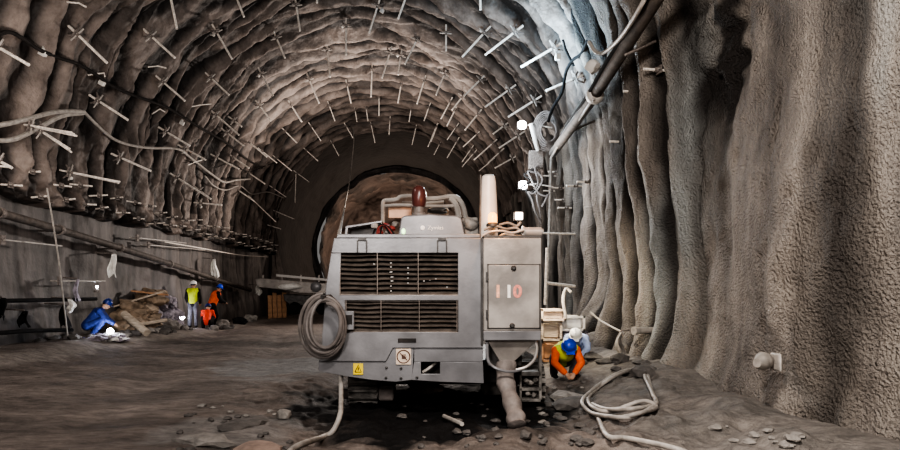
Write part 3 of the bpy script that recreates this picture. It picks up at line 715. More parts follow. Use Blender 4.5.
def build_child(mb, nm, m, par): return mb.build(nm, m, par)
grille(340, 252, 458.5, 295, 9, 'upper_grille')
grille(346, 300.5, 457, 332, 7, 'lower_grille')
# white boxes painted in as glints on the radiator behind the louvres
b = MB()
for k, (x, y) in enumerate([(391,263),(391,267),(391,272),(392,277),(392,281),(391,286),(391,291),(408,268),(408,273),(408,278),(408,283),(374,264),(430,280),(436,279),(424,281),(447,287),(418,282)]):
    b.box(P(x, y, YM+.05), (.035 if k in (2, 3, 4) else .02, .02, .012))
b.build('radiator_glint', M['white'], mroot)
b = MB()
for x in (362, 442): 
    b.box(P(x, 239, YM-.015), (.10, .03, .04)); b.box(P(x-4.5, 246, YM-.012), (.015, .03, .15)); b.box(P(x+4.5, 246, YM-.012), (.015, .03, .15))
    b.build('latch', M['paintd'], mroot); b = MB()
# right cabinet
cb = MB(); cb.prism([(483.5,238),(541.5,238),(541.5,331),(483.5,331)], YM-.10, .9); cab = cb.build('cabinet', M['paintw'], mroot, bevel=.012)
b = MB(); b.pxbox(488.5, 265, 539.5, 328, YM-.125, .03); door = b.build('cabinet_door', M['paintw'], mroot, bevel=.006)
b = MB(); b.pxbox(487.5, 264, 540.5, 265.2, YM-.115, .02); b.pxbox(487.5, 327.6, 540.5, 328.8, YM-.115, .02); b.pxbox(487.3, 264, 488.4, 328.8, YM-.115, .02); b.pxbox(539.6, 264, 540.6, 328.8, YM-.115, .02)
b.build('door_seal', M['paintd'], mroot)
for (x, y) in ((513.5,268),(512,325.5)):
    MB().lathe([(.032, 0), (.032, .025), (.02, .04)], P(x, y, YM-.125), 14, Matrix.Rotation(PI/2, 3, 'X')).build('door_latch', M['paintd'], mroot)
for y in (276, 314):
    MB().pxbox(486, y-4, 488, y+5, YM-.13, .03).build('hinge', M['paintd'], mroot)
MB().pxbox(480.8, 238, 483.2, 345, YM-.02, .1).build('door_post', M['paintd'], mroot)
MB().pxbox(483.5, 331, 541, 340.5, YM-.13, .75).build('cabinet_sill', M['paint'], mroot, bevel=.01)
def text(s, m, loc, size, parent, name='marking', ext=.002, bold=.0, sx=1):
    cu = bpy.data.curves.new(name, 'FONT'); cu.body = s; cu.size = size; cu.extrude = ext; cu.offset = bold; cu.align_x = 'CENTER'; cu.align_y = 'CENTER'
    o = bpy.data.objects.new('t', cu); C.objects.link(o); bpy.context.view_layer.update()
    me = bpy.data.meshes.new_from_object(o.evaluated_get(bpy.context.evaluated_depsgraph_get())); C.objects.unlink(o); bpy.data.objects.remove(o)
    mm = Matrix.Translation(Vector(loc)-Vector(parent.location)) @ Matrix.Rotation(PI/2, 4, 'X') @ Matrix.Scale(sx, 4, (1, 0, 0))
    me.transform(mm); me.materials.clear(); me.materials.append(m)
    o = bpy.data.objects.new(name, me); o.parent = parent; C.objects.link(o); return o
for (ch, x, m, mo) in (('1', 498, 'orangenum', 0), ('1', 509, 'palenum', 0), ('0', 517.5, 'rednum', 0)):
    text(ch, M[m], P(x, 292, YM-.128), .215, mroot, 'numeral', .002, .008)
# hopper and sleeve
b = MB(); YH = YM-.05
top = [P(487,340,YH), P(538,340,YH), P(538,340,YH)+Vector((0, .6, 0)), P(487,340,YH)+Vector((0, .6, 0))]
bot = [P(501,363,YH)+Vector((0, .12, 0)), P(514,364,YH)+Vector((0, .12, 0)), P(514,364,YH)+Vector((0, .42, 0)), P(501,363,YH)+Vector((0, .42, 0))]
b.add(top+bot, [(0,1,2,3),(4,7,6,5),(0,4,5,1),(1,5,6,2),(2,6,7,3),(3,7,4,0)])
b.build('hopper', M['paintw'], mroot, smooth=False, bevel=.008)
b = MB(); b.pxbox(487.5, 340, 522, 366, YH+.25, .3); b.build('hopper_housing', M['paintd'], mroot, bevel=.01)
b = MB(); b.tube(smooth_path([P(487,342,YH), P(488,360,YH-.02), P(494,367,YH-.08), P(505,371,YH-.1), P(517,371,YH-.08), P(524,368,YH)]), .02, 8)
b.build('hopper_rim', M['paint'], mroot)
MB().tube(smooth_path([P(536,342,YH), P(537,350,YH-.04), P(534,360,YH-.06), P(526,367,YH-.06), P(516,370,YH-.06)]), .02, 8).build('return_pipe', M['paintw'], mroot)
sl = smooth_path([P(506,362,YH+.2), P(506.5,378,YH+.12), P(509,394,YH-.05), P(512.5,410,YH-.22), P(516,421,YH-.36), P(517,427,YH-.42)], 5)
n = len(sl)
b = MB(); b.tube(sl, [.125+.012*math.sin(i*1.1)-.02*i/n if i < n-3 else (.115, .09, .03)[i-n+3] for i in range(n)], 18)
o = b.build('discharge_sleeve', M['rubber'], mroot, label='drooping rubber sleeve')
for v in o.data.vertices:
    w = o.data.vertices; nn = .018*math.sin(v.co.z*9+math.atan2(v.co.y, v.co.x)*5); v.co.x += nn
# stickers
b = MB(); b.pxbox(353.3, 363.5, 363, 374.5, YM+.012, .012); st = b.build('warning_sticker', M['yellow'], mroot)
b = MB(); a = [P(355,372,YM+.010), P(358.2,365,YM+.010), P(361.4,372,YM+.010)]
b.tube(a+[a[0]], .006, 4); b.tube([P(358.2,367.5,YM+.01), P(358.2,370.3,YM+.01)], .007, 4); b.build('sticker_symbol', M['ink'], mroot)
b = MB(); b.pxbox(396, 348.8, 411, 364.5, YM+.01, .015); b.build('round_sticker', M['sticker'], mroot)
b = MB(); c = P(403.5, 356.6, YM+.006); rr = .082
b.tube([c+Vector((rr*math.cos(t), 0, rr*math.sin(t))) for t in [2*PI*k/24 for k in range(25)]], .007, 5)
b.box(c-Vector((0, 0, .012)), (.045, .006, .035))
for k in range(4): b.tube([c+Vector((-.018+.012*k, 0, 0)), c+Vector((-.024+.016*k, 0, .035-.004*abs(k-1.5)))], .005, 5)
b.tube([c+Vector((.02, 0, -.02)), c+Vector((.036, 0, .0))], .005, 5)
b.tube([c+Vector((-.045, 0, .045)), c+Vector((.045, 0, -.045))], .006, 5)
b.build('sticker_symbol', M['ink'], mroot)
# roof gear
YR = 9.0
b = MB(); b.prism([(397.5,239),(401,218),(404,215.5),(430,214),(457,215.5),(461.5,218),(466,239)], YR, 1.4); b.build('hood', M['paint'], mroot, bevel=.02)
text('Zymias', M['palenum'], P(435.5, 227.8, YR-.01), .080, mroot, 'logo_lettering', .003, .0)
MB().lathe([(.033, 0), (.033, .008), (.02, .012)], P(422.6, 227.8, YR), 14, Matrix.Rotation(PI/2, 3, 'X')).build('logo_mark', M['palenum'], mroot)
MB().lathe([(.03, 0), (.03, .02), (.02, .035)], P(403.5, 231.5, YR), 12, Matrix.Rotation(PI/2, 3, 'X') @ Matrix.Scale(1.5, 3, (0, 1, 0))).build('indicator_lamp', M['green'], mroot, label='green indicator lamp')
b = MB(); b.prism([(462,218),(478,217),(479,239),(466,239)], YR+.1, .8); b.blob(P(471, 224, YR+.1), (.12, .1, .1), .3, 5); b.build('hood_end', M['mud'], mroot, bevel=.01)
def frame(pts, r, Y, nm='guard_rail', m='paintw'):
    MB().tube(smooth_path([P(x, y, Y) for x, y in pts], 5), r, 8).build(nm, M[m], mroot)
YG = 10.0
frame([(383,224),(383,212),(383,203),(385,200.5),(391,200),(397,199),(401,196.5),(412,196),(420,199)], .035, YG)
frame([(383,206),(400,205),(428,206),(456,206)], .028, YG)
frame([(426,199),(440,198),(449,196.5),(456,197),(461,202),(464,209),(466,218)], .04, YG)
frame([(450,198),(455,203),(458,212),(459,218)], .05, YG)
frame([(402,203),(426,203),(444,202)], .03, YG+.3)
MB().pxbox(388.5, 205, 411.5, 218, YG+.1, .06).build('control_screen', M['beige'], mroot, bevel=.01)
b = MB(); b.pxbox(428, 207, 449, 216, YG+.2, .3); b.build('seat', M['sticker'], mroot, bevel=.05)
b = MB(); b.blob(P(438, 211, YG+.05), (.17, .1, .05), .3, 3); b.build('control_lever_boot', M['paintd'], mroot)
b = MB(); c = P(419, 207, 9.4)
b.lathe([(.085, 0), (.10, .03), (.11, .12), (.108, .22), (.085, .29), (.04, .32)], c, 20); b.build('rotating_beacon', M['redlens'], mroot, label='dark red unlit beacon')
b = MB(); b.lathe([(.11, -.13), (.11, -.10), (.08, -.08), (.075, 0), (.09, .01)], c, 18); b.build('beacon_base', M['greyhose'], mroot)
b = MB()
b.prism([(345.5,226),(382,220.5),(382,222.5),(347.5,228)], YR+.1, .5); b.prism([(345.5,226),(348,228),(347,239),(344.5,239)], YR+.1, .5)
b.build('open_lid', M['paint'], mroot, bevel=.005)
MB().prism([(348,228),(382,223),(382,239),(347,239)], YR+.35, .1).build('tray', M['paintd'], mroot)
for k, (x, y) in enumerate([(375,226),(380,232),(386,226),(388,233),(392,229),(384,236),(395,224)]):
    MB().blob(P(x, y, YR-.05+.02*k), (.05, .05, .045), .35, k, 2).build('valve', M[('paintw', 'redpaint', 'redpaint', 'mud', 'redpaint', 'paintw', 'mud')[k]], mroot)
for k in range(3):
    frame([(372+4*k,238),(376+3*k,228-k),(384+2*k,225+k),(390+2*k,234)], .014, YR-.06, 'valve_hose', 'redpaint' if k == 1 else 'black')
b = MB(); q0 = P(488.5, 238, 8.7)
prof = [(.135, 0), (.13, .3), (.12, .5), (.105, .78), (.092, .86), (.06, .885)]
b.lathe(prof, q0, 20); b.build('exhaust_stack', M['white'], mroot, label='white tapered upright stack')
MB().tube([P(480,238,8.6), P(480.5,175,8.6)], .014, 6).build('antenna', M['paintd'], mroot)
c = P(492.5, 222, 8.3)
MB().lathe([(.085, 0), (.085, .03), (.06, .05)], c-Vector((0, 0, .06)), 16).build('lamp_base', M['paintd'], mroot)
MB().lathe([(.058, 0), (.06, .06), (.055, .11), (.03, .135)], c-Vector((0, 0, .01)), 16).build('amber_beacon', M['amber'], mroot, label='lit amber beacon')
amb = c+Vector((0, -.02, .06))
c = P(519, 216, 8.35)
b = MB(); b.box(c+Vector((0, .05, 0)), (.13, .08, .13)); b.box(c+Vector((0, .06, -.11)), (.03, .03, .14)); b.build('work_lamp', M['paintd'], mroot, bevel=.01)
MB().box(c, (.10, .03, .10)).build('work_lamp_lens', M['lampm'], mroot, bevel=.008)
b = MB(); b.tube([P(522,232,8.3), P(541,232,8.3)], .065, 14); b.tube([P(522,232,8.3), P(524,232,8.3)], .08, 14); b.tube([P(541,232,8.3), P(543,232,8.3)], .045, 14); b.build('roof_cylinder', M['paintw'], mroot)
for k, pts in enumerate([[(482,236),(490,232),(502,231),(512,233),(524,230)], [(484,230),(494,226),(506,229),(516,228),(523,233)], [(497,238),(505,234),(515,236),(526,236)], [(499,225),(508,223),(517,226),(521,222)]]):
    frame(pts, .018, 8.2+.05*k, 'roof_hose', 'mud' if k % 2 else 'paintw')
MB().pxbox(484, 235.5, 541, 238.5, YM-.08, .85).build('cabinet_roof', M['paintd'], mroot)
# crawler tracks (rear ends)
def track(cx, y0, w, nm='crawler_track'):
    b = MB(); zc = .15; r = .28; L = 2.6
    path = []
    for k in range(9): t = PI/2+PI*k/8; path.append((y0+r+r*math.cos(t), zc+r*math.sin(t)))
    for k in range(12): path.append((y0+r+(L-2*r)*(k+1)/12, zc-r))
    for k in range(9): t = -PI/2+PI*k/8; path.append((y0+L-r+r*math.cos(t), zc+r*math.sin(t)))
    for k in range(12): path.append((y0+L-r-(L-2*r)*(k+1)/12, zc+r))
    n = len(path)
    for i, (y, z) in enumerate(path):
        y2, z2 = path[(i+1) % n]; a = math.atan2(z2-z, y2-y)
        b.box((cx, (y+y2)/2, (z+z2)/2), (w, math.hypot(y2-y, z2-z)*.92, .045), (a, 0, 0))
        b.box((cx, (y+y2)/2-.03*math.sin(-a), (z+z2)/2), (w*.96, .03, .10), (a, 0, 0))
    o = b.build(nm, M['mud'], mroot)
    for yy in (y0+r, y0+L/2, y0+L-r):
        MB().tube([(cx-w*.35, yy, zc), (cx+w*.35, yy, zc)], .2, 18).build('track_wheel', M['paintd'], mroot)
track(-.95, 8.75, .42); track(1.46, 8.75, .34)
b = MB(); b.box((-.62, 9.0, .04), (.22, .5, .22)); b.build('axle_housing', M['rubber'], mroot, bevel=.03)
MB().box((.25, 10.2, .32), (1.9, 2.6, .35)).build('chassis', M['paintd'], mroot, bevel=.03)
b = MB()   # frames and boxes under the hopper, by the right track
b.pxbox(520, 372, 541, 376, 8.5, .3); b.pxbox(520, 388, 541, 391, 8.5, .3); b.pxbox(519.5, 345, 522, 400, 8.5, .1); b.pxbox(539, 340, 542, 400, 8.5, .1); b.pxbox(520, 399, 541, 402, 8.5, .3)
b.build('step_frame', M['mud'], mroot, bevel=.006)
b = MB()
for (x, y) in ((526,381),(531,383),(536,380),(528,394),(534,395)): MB().blob(P(x, y, 8.55), (.035, .04, .035), .4, x).build('step_fitting', M['stonepale'], mroot)
# hose hook on the left flank
b = MB(); b.pxbox(340, 311, 354, 330, YM-.06, .06); b.build('hose_bracket', M['paint'], mroot, bevel=.01)
b = MB(); b.pxbox(346, 315, 352, 324, YM-.075, .02); b.build('bracket_slot', M['interior'], mroot)
for k, (x0, y0) in enumerate([(342,297)]):
    MB().tube([P(342,308,YM+.05), P(330,296,YM-.1), P(322,297,YM-.28)], .025, 8).build('hose_hook', M['paintd'], mroot)

# hose coil hung on the machine
b = MB(); pts = []
for k in range(5*30+1):
    t = 2*PI*k/30+PI/2; turn = k/30
    rx = (22.5-1.7*turn+1.2*math.sin(turn*4))*YM/F; rz = (31-2.0*turn+1.5*math.cos(turn*3))*YM/F
    c = P(323+.6*turn, 327-.6*turn, YM-.12-.035*turn)
    pts.append(c+Vector((rx*math.cos(t), .02*math.sin(2*t+turn), rz*math.sin(t))))
b.tube(pts, .024, 8)
b.build('hose_coil', M['greyhose'], label='coiled grey hose hanging on the left flank of the machine', cat='hose')
# hose down to the ground
def ground_hose(pts, r, m, label, Ys, name='hose'):
    q = [P(x, y, Y) for (x, y), Y in zip(pts, Ys)]
    q = [Vector((v.x, v.y, max(v.z, gz(v.x, v.y)+r*.8))) for v in q]
    return MB().tube(smooth_path(q, 8), r, 10).build(name, m, label=label, cat='hose')
def gp(x, y, lift=.03):       # ground point in direction (x, y)
    Y = CZ*F/(y-VY)
    for _ in range(12):
        X = (x-VX)/F*Y; Y = .5*Y+.5*(CZ-lift-gz(X, Y))*F/(y-VY)
    return Vector(((x-VX)/F*Y, Y, gz((x-VX)/F*Y, Y)+lift))
b = [P(341,375,YM+.25), P(341,385,YM+.1), P(341,402,YM-.2), P(340,415,YM-.7), gp(333,431), gp(322,438), gp(305,443), gp(293,449), gp(285,458)]
MB().tube(smooth_path(b, 8), .032, 10).build('hose', M['hose'], label='pale hose dropping from the machine bumper to the mud', cat='hose')
# white hose coil on the ground at right
lp = []
ring = [(592,404),(606,409),(630,409),(650,406),(656,400),(652,391),(645,369),(634,369),(618,373),(603,382),(590,392),(582,402),(590,412),(606,416),(632,413),(655,405),(655,399),(646,380),(643,371),(630,371),(612,378),(598,388),(588,399),(594,408),(612,411),(640,405),(652,403),(656,408),(640,413),(618,418),(600,417),(600,424),(608,434),(625,438),(650,443),(676,449),(700,458)]
lp = [gp(x, y, .035+.02*(i % 3)) for i, (x, y) in enumerate(ring)]
MB().tube(smooth_path(lp, 7), .026, 10).build('hose', M['hose'], label='loose coil of white hose on the ground right of the machine', cat='hose')

# ---------------------------------------------------------------- people
def capsules(segs, voxel=.014):
    b = MB()
    for p, q, r0, r1 in segs:
        p = Vector(p); q = Vector(q); d = q-p; L = d.length
        m = d.to_track_quat('Z', 'Y').to_matrix() if L > 1e-6 else Matrix.Identity(3)
        prof = [(max(.001, r0*math.sin(t)), -r0*math.cos(t)) for t in [PI/2*k/4 for k in range(5)]]+[(max(.001, r1*math.cos(t)), L+r1*math.sin(t)) for t in [PI/2*k/4 for k in range(5)]]
        b.lathe(prof, p, 12, m)
    return b
def body_obj(b, name, m, parent, voxel):
    o = b.build(name, m, parent)
    r = o.modifiers.new('remesh', 'REMESH'); r.mode = 'VOXEL'; r.voxel_size = voxel; r.use_smooth_shade = True
    s = o.modifiers.new('smooth', 'SMOOTH'); s.factor = .5; s.iterations = 3
    return o
POSES = {
 'stand': dict(pel=(0,0,.93), waist=(0,.01,1.08), chest=(0,.02,1.30), neck=(0,.02,1.46), head=(0,.05,1.60), hd=(0,1,-.15),
   sh=(.19,.02,1.40), el=(.25,.0,1.12), wr=(.22,.16,.92), kn=(.11,.03,.50), an=(.12,-.01,.09)),
 'walk': dict(pel=(0,-.04,.90), waist=(0,.02,1.05), chest=(0,.12,1.26), neck=(0,.18,1.40), head=(0,.25,1.52), hd=(0,1,-.4),
   sh=(.19,.13,1.35), el=(.24,.22,1.08), wr=(.17,.42,.98), kn=(.12,.10,.48), an=(.13,-.04,.09)),
 'squat': dict(pel=(0,-.14,.30), waist=(0,-.04,.42), chest=(0,.13,.62), neck=(0,.25,.76), head=(0,.34,.86), hd=(0,1,-.6),
   sh=(.18,.18,.70), el=(.24,.34,.46), wr=(.12,.52,.34), kn=(.20,.28,.46), an=(.15,.02,.08)),
 'crouch': dict(pel=(0,-.16,.30), waist=(0,-.06,.40), chest=(0,.15,.49), neck=(0,.28,.55), head=(0,.38,.57), hd=(0,.7,-.8),
   sh=(.18,.21,.51), el=(.24,.33,.30), wr=(.09,.46,.14), kn=(.22,.22,.38), an=(.17,.0,.08)),
}
def person(loc, rz, pose, label, jacket, trousers, hat, vest=None, voxel=.014, scale=1.0, group=None):
    J = POSES[pose]; e = empty('person', (0, 0, 0), label, 'person', group)
    V = {k: Vector(v) for k, v in J.items()}
    def sd(k, s): v = V[k]; return Vector((v.x*s, v.y, v.z))
    hd = V['hd'].normalized(); up = Vector((1, 0, 0)).cross(hd)
    if up.z < 0: up = -up
    H = V['head']; seg = []
    seg += [(V['pel'], V['waist'], .135, .125), (V['waist'], V['chest'], .125, .15), (V['chest'], V['neck'], .13, .06), (V['neck'], H-up*.03, .055, .065)]
    seg += [(H-up*.01-hd*.015, H+up*.045-hd*.01, .088, .092), (H-up*.05+hd*.045, H-up*.065+hd*.05, .05, .045)]   # skull, jaw
    seg += [(H+hd*.085+up*.01, H+hd*.105-up*.018, .010, .016)]                                  # nose
    seg += [(H+hd*.083-up*.055+Vector((-.02, 0, 0)), H+hd*.083-up*.055+Vector((.02, 0, 0)), .010, .010)]          # mouth
    for s in (-1, 1):
        seg += [(H+Vector((s*.090, 0, 0))+up*.015, H+Vector((s*.092, 0, 0))-up*.02, .016, .012)]      # ears
        sh, el, wr = sd('sh', s), sd('el', s), sd('wr', s)
        seg += [(V['chest']+Vector((0, 0, .03)), sh, .10, .065), (sh, el, .055, .042), (el, wr, .040, .027)]
        fd = (wr-el).normalized(); side = Vector((-s, 0, 0)); side = (side-fd*side.dot(fd)).normalized(); dn = fd.cross(side)
        if dn.z > 0: dn = -dn
        seg += [(wr, wr+fd*.07+side*.015, .026, .028), (wr+fd*.02, wr+fd*.07-side*.018, .024, .025)]
        for k in range(4):
            o_ = side*(.028-.019*k); L = (.036, .042, .038, .030)[k]
            a = wr+fd*.08+o_; b1 = a+fd*L+dn*.010; b2 = b1+fd*L*.55+dn*.022; 
            seg += [(a, b1, .0100, .0092), (b1, b2, .0092, .0078)]
        t0 = wr+fd*.03+side*.03; t1 = t0+fd*.03+side*.028+dn*.01; seg += [(t0, t1, .0115, .010), (t1, t1+fd*.028+dn*.012, .010, .0085)]
        hip = V['pel']+Vector((s*.085, 0, -.02)); kn, an = sd('kn', s), sd('an', s)
        seg += [(V['pel'], hip, .11, .10), (hip, kn, .085, .058), (kn, an, .055, .038), (an, an+Vector((0, .13, -.05)), .038, .032)]
    body_obj(capsules(seg), 'body', M['skin'], e, .0085 if voxel < .012 else voxel*.8)
    g = .022; js = [(V['pel']+Vector((0, 0, .0)), V['waist'], .135+g, .13+g), (V['waist'], V['chest'], .13+g, .155+g), (V['chest'], V['neck']-(V['neck']-V['chest'])*.15, .14+g, .075)]
    for s in (-1, 1):
        sh, el, wr = sd('sh', s), sd('el', s), sd('wr', s)
        js += [(V['chest']+Vector((0, 0, .03)), sh, .10+g, .065+g), (sh, el, .058+g, .046+g), (el, wr-(wr-el)*.06, .046+g, .034+g)]
    body_obj(capsules(js), 'jacket', M[jacket], e, voxel)
    ts = []
    for s in (-1, 1):
        hip = V['pel']+Vector((s*.085, 0, -.02)); kn, an = sd('kn', s), sd('an', s)
        ts += [(V['pel'], hip, .12+g, .105+g), (hip, kn, .088+g, .062+g), (kn, an, .062+g, .052+g)]
    body_obj(capsules(ts), 'trousers', M[trousers], e, voxel)
    for s in (-1, 1):
        an = sd('an', s); z0 = an.z-.09
        bt = capsules([(an+Vector((0, 0, .08)), an, .058, .058), (an-Vector((0, .03, .04)), an+Vector((0, .15, -.048)), .05, .043)])
        body_obj(bt, 'boot', M['black'], e, voxel)
    if vest:
        g2 = .042; vs = [(V['pel']+(V['waist']-V['pel'])*.3, V['waist'], .13+g2, .13+g2), (V['waist'], V['chest'], .13+g2, .155+g2), (V['chest'], V['chest']+(V['neck']-V['chest'])*.45, .155+g2, .10)]
        for s in (-1, 1): vs.append((V['chest']+Vector((0, 0, .02)), V['chest'].lerp(sd('sh', s), .75)+Vector((0, 0, .01)), .11+g2, .07+g2))
        body_obj(capsules(vs), 'vest', M[vest], e, voxel)
    MB().blob(H+up*.03-hd*.02, (.098, .100, .098), .03, 2).build('hair', M['hair'], e)
    b = MB()
    for s in (-1, 1): b.blob(H+hd*.080+up*.012+Vector((s*.032, 0, 0)), (.010, .008, .007), 0, 1, 1)
    b.build('eyes', M['hair'], e)
    q = up.to_track_quat('Z', 'Y').to_matrix()
    b = MB(); b.lathe([(.14, .0), (.138, .01), (.122, .012), (.122, .05), (.108, .10), (.07, .135), (.02, .148), (.001, .149)], H+up*.028-hd*.005, 22, q)
    hp = H+up*.034+hd*.13; b.box(hp, (.15, .09, .010), (q if abs(hd.z) < 2 else q)); b.tube([H+up*.175-hd*.07, H+up*.185, H+up*.165+hd*.07], .012, 6)
    b.build('helmet', M[hat], e, bevel=.003)
    e.location = loc; e.rotation_euler = (0, 0, rz); e.scale = (scale,)*3
    return e
def at(px, Y, dz=0): x = (px-VX)/F*Y; return (x, Y, gz(x, Y)+dz)
person(at(193, 23.4), .1, 'stand', 'standing person in a yellow-green vest and white helmet, back turned', 'black', 'trouser', 'whitehat', 'hivis', .018)
person(at(213, 24.3), -.9, 'walk', 'leaning person in an orange vest and blue helmet at the left wall', 'black', 'black', 'bluehat', 'orange', .018)
person(at(207, 23.3), .2, 'squat', 'squatting person in a red jacket beside the yellow-green vest, back turned', 'red', 'black', 'navyhat', None, .018, .92)
person(at(93, 16.4), -1.2, 'squat', 'crouching person in dark blue work clothes by the left wall', 'navy', 'navy', 'navyhat', None, .016, .95)
person(at(563, 10.5), PI+.05, 'crouch', 'crouching person in an orange jacket, yellow vest and blue helmet', 'orange', 'trouser', 'bluehat', 'hivis', .011, .93)
person(at(577, 12.0), PI-.3, 'crouch', 'crouching person in pale blue clothes and white helmet, mostly hidden', 'paleblue', 'paleblue', 'whitehat', None, .014, .9)

# ---------------------------------------------------------------- small lights of the workers
for (x, Y, dz, lb) in ((110, 16.2, .18, 'small bright work lamp on the ground by the person in blue'), (182, 23.0, .35, 'small bright lamp beside the yellow-green vest'), (121, 17.4, 1.05, 'tiny pale lamp on the left wall above the rubble')):
    p = Vector(at(x, Y, dz)); e = empty('work_lamp', (p.x, p.y, p.z-.1), lb, 'lamp')
    if dz > .9: p = Vector((-9.35, p.y, 1.55)); e.location = p
    MB().lathe([(.08, -.12), (.07, -.05), (.03, 0)], p, 12).build('base', M['plate'], e)
    MB().blob(p+Vector((.02, -.03, .04)), (.03, .03, .03) if dz > .9 else (.085, .06, .085), .03).build('bulb', M['lampw'], e, label='glowing bulb')
    if dz < .9:
        li = bpy.data.lights.new('bulb_light', 'POINT'); li.energy = 11; li.color = (.8, .85, 1) if x < 150 else (.75, .7, 1); li.shadow_soft_size = .1
        lo = bpy.data.objects.new('bulb_light', li); lo.location = p+Vector((.1, -.35, .3)); C.objects.link(lo)

# ---------------------------------------------------------------- rubble heap with sacks and timber at the left wall
random.seed(5)
def sack(x, Y, z, r, m, lb, gr, seed, rot=0):
    p = Vector(((x-VX)/F*Y, Y, z))
    MB().blob(p, r, .38, seed, 3, 1.6, (random.uniform(-.3, .3), random.uniform(-.3, .3), rot)).build('sack', M[m], label=lb, cat='sack', group=gr)
hp = [(128,19.0,.55,(.50,.4,.38)),(140,19.6,.5,(.5,.4,.35)),(133,19.4,.95,(.55,.4,.22)),(146,20.2,.95,(.5,.4,.26)),(150,20.6,1.25,(.55,.4,.22)),(156,20.9,1.38,(.42,.35,.16)),(122,18.8,.35,(.35,.3,.25)),(143,19.4,.28,(.45,.3,.2))]
for k, (x, Y, z, r) in enumerate(hp): sack(x, Y, z, r, 'sack', 'lumpy brown sack in the left half of the rubble heap', 'brown sacks in the rubble heap', k, k*.6)
random.seed(6)
for k in range(16):
    p_ = (random.uniform(118, 158), 0); t_ = (p_[0]-118)/40; s_ = random.uniform(.15, .27)
    sack(p_[0], 18.3+1.6*t_-.15*random.random(), .22+random.random()*(.35+.75*t_), (s_*1.3, s_, s_*.7), ('sack', 'sackpale')[k % 3 == 0], 'small crumpled brown sack on the front of the rubble heap', 'small brown sacks on the rubble heap', k+120, k)
random.seed(9)
for k in range(30):
    x = random.uniform(147, 181); t = (x-147)/34; z = .25+random.random()*(1.15-.35*t)
    Y = 20.1+1.9*t-.2*random.random(); s = random.uniform(.12, .24)
    sack(x, Y, z, (s*1.2, s, s*.8), 'sackgrey', 'crumpled grey violet sack in the right half of the rubble heap', 'grey violet sacks in the rubble heap', k+20, k)
random.seed(8)
b = MB().tube([P(124,314,18.2), P(147,333,17.6)], .11, 12).build('timber_log', M['wood'], label='thick pale log leaning against the rubble heap', cat='log')
b = MB().tube([Vector(at(140, 18.6, .22)), Vector(at(166, 19.6, .38))], .06, 9).build('timber_log', M['wood'], label='thin brown pole lying at the foot of the rubble heap', cat='log')
MB().box(P(139, 299, 19.2), (1.6, .12, .05), (0, -.32, .25)).build('plank', M['wood'], label='brown plank slanting over the brown sacks', cat='plank')
MB().box(P(150, 293, 20), (1.1, .2, .05), (0, .12, .3)).build('plank', M['orangewood'], label='short reddish plank on top of the rubble heap', cat='plank')
def rock(p, r, m, lb, gr, seed, name='rock', cat='rock'):
    MB().blob(p, r, .45, seed, 2, 1.1, (0, 0, seed*1.3), flat=-r[2]*.6).build(name, M[m], label=lb, cat=cat, group=gr, angle=25)
for k in range(34):
    x = random.uniform(96, 230); Y = 15.6+(x-96)/134*8.6+random.uniform(-.5, .4)
    if 150 < x < 182 : Y -= .4
    s = random.uniform(.07, .19); p = Vector(at(x, Y, s*.3))
    rock(p, (s*1.3, s, s*.7), 'stonepale' if k % 3 == 0 else 'stone', 'loose stone at the foot of the rubble heap by the left wall', 'loose stones at the foot of the left wall', k)
for k in range(16):
    x = random.uniform(-5, 92); Y = 14.9+random.uniform(-.5, .6)+x*.012; s = random.uniform(.06, .16)
    rock(Vector(at(x, Y, s*.3)), (s*1.4, s, s*.6), 'stone', 'dark loose stone along the foot of the wall at far left', 'dark loose stones at far left', k+60)
# tangled pale sheets by the person in blue
for k in range(5):
    x = 101+k*4.5; sck = random.uniform(.16, .24); p = Vector(at(x, 15.7+.12*k, .08))
    MB().blob(p, (sck*1.4, sck, .1), .6, k+90, 3, 2).build('plastic_sheet', M['cloth'] if k % 2 else M['sackgrey'], label='crumpled pale sheet on the ground beside the person in blue', cat='sheet', group='crumpled sheets beside the person in blue')
for k, (x, Y) in enumerate(((158,20.0),(169,20.6),(222,25),(240,27),(249,28.5))):
    s = .22; MB().blob(Vector(at(x, Y, .12)), (s*1.4, s, s*.8), .5, k+50, 3, 1.6).build('bundle', M['stonepale'] if k != 3 else M['black'],
        label=['pale bundle in front of the rubble heap', 'whitish bundle right of the thin brown pole', 'grey bundle right of the red jacket', 'dark bundle at the foot of the left wall', 'small pale bundle near the timber boards'][k], cat='bundle')

# ---------------------------------------------------------------- far trailer with deck and timber boards
e = empty('platform_trolley', (P(292, 316, 32).x, 32, gz(-7, 32)), 'pale flat platform with dark underframe left of the machine', 'trolley')
yt = 32.0
b = MB(); b.prism([(255,279),(260,278),(333,284),(333,294),(300,293),(285,290),(257,287)], yt, 1.6); b.build('deck', M['paintw'], e, bevel=.03)
b = MB(); b.prism([(276,274),(331,279),(331,281.5),(276,276.5)], yt+.3, .2); b.build('rail', M['white'], e, bevel=.01)
b = MB()
for x in (262, 281, 300, 318): b.prism([(x,275),(x+1.5,275),(x+1.5,282),(x,282)], yt+.35, .1)
b.build('rail_post', M['paintw'], e)
b = MB(); b.prism([(283,294),(333,297),(333,306),(290,305),(284,300)], yt+.1, 1.3); b.build('underframe', M['paintd'], e, bevel=.03)
for x in (295, 308, 322):
    MB().tube([P(x, 308.5, yt+.1), P(x, 308.5, yt+.1)+Vector((0, .35, 0))], .33, 18).build('wheel', M['black'], e)
b = MB(); b.blob(P(291, 287, yt-.1), (.55, .15, .18), .3, 4); b.build('tarp', M['cloth'], e)
b = MB(); b.blob(P(316, 287, yt-.05), (.28, .1, .28), .1, 4); b.build('cap', M['paint'], e)
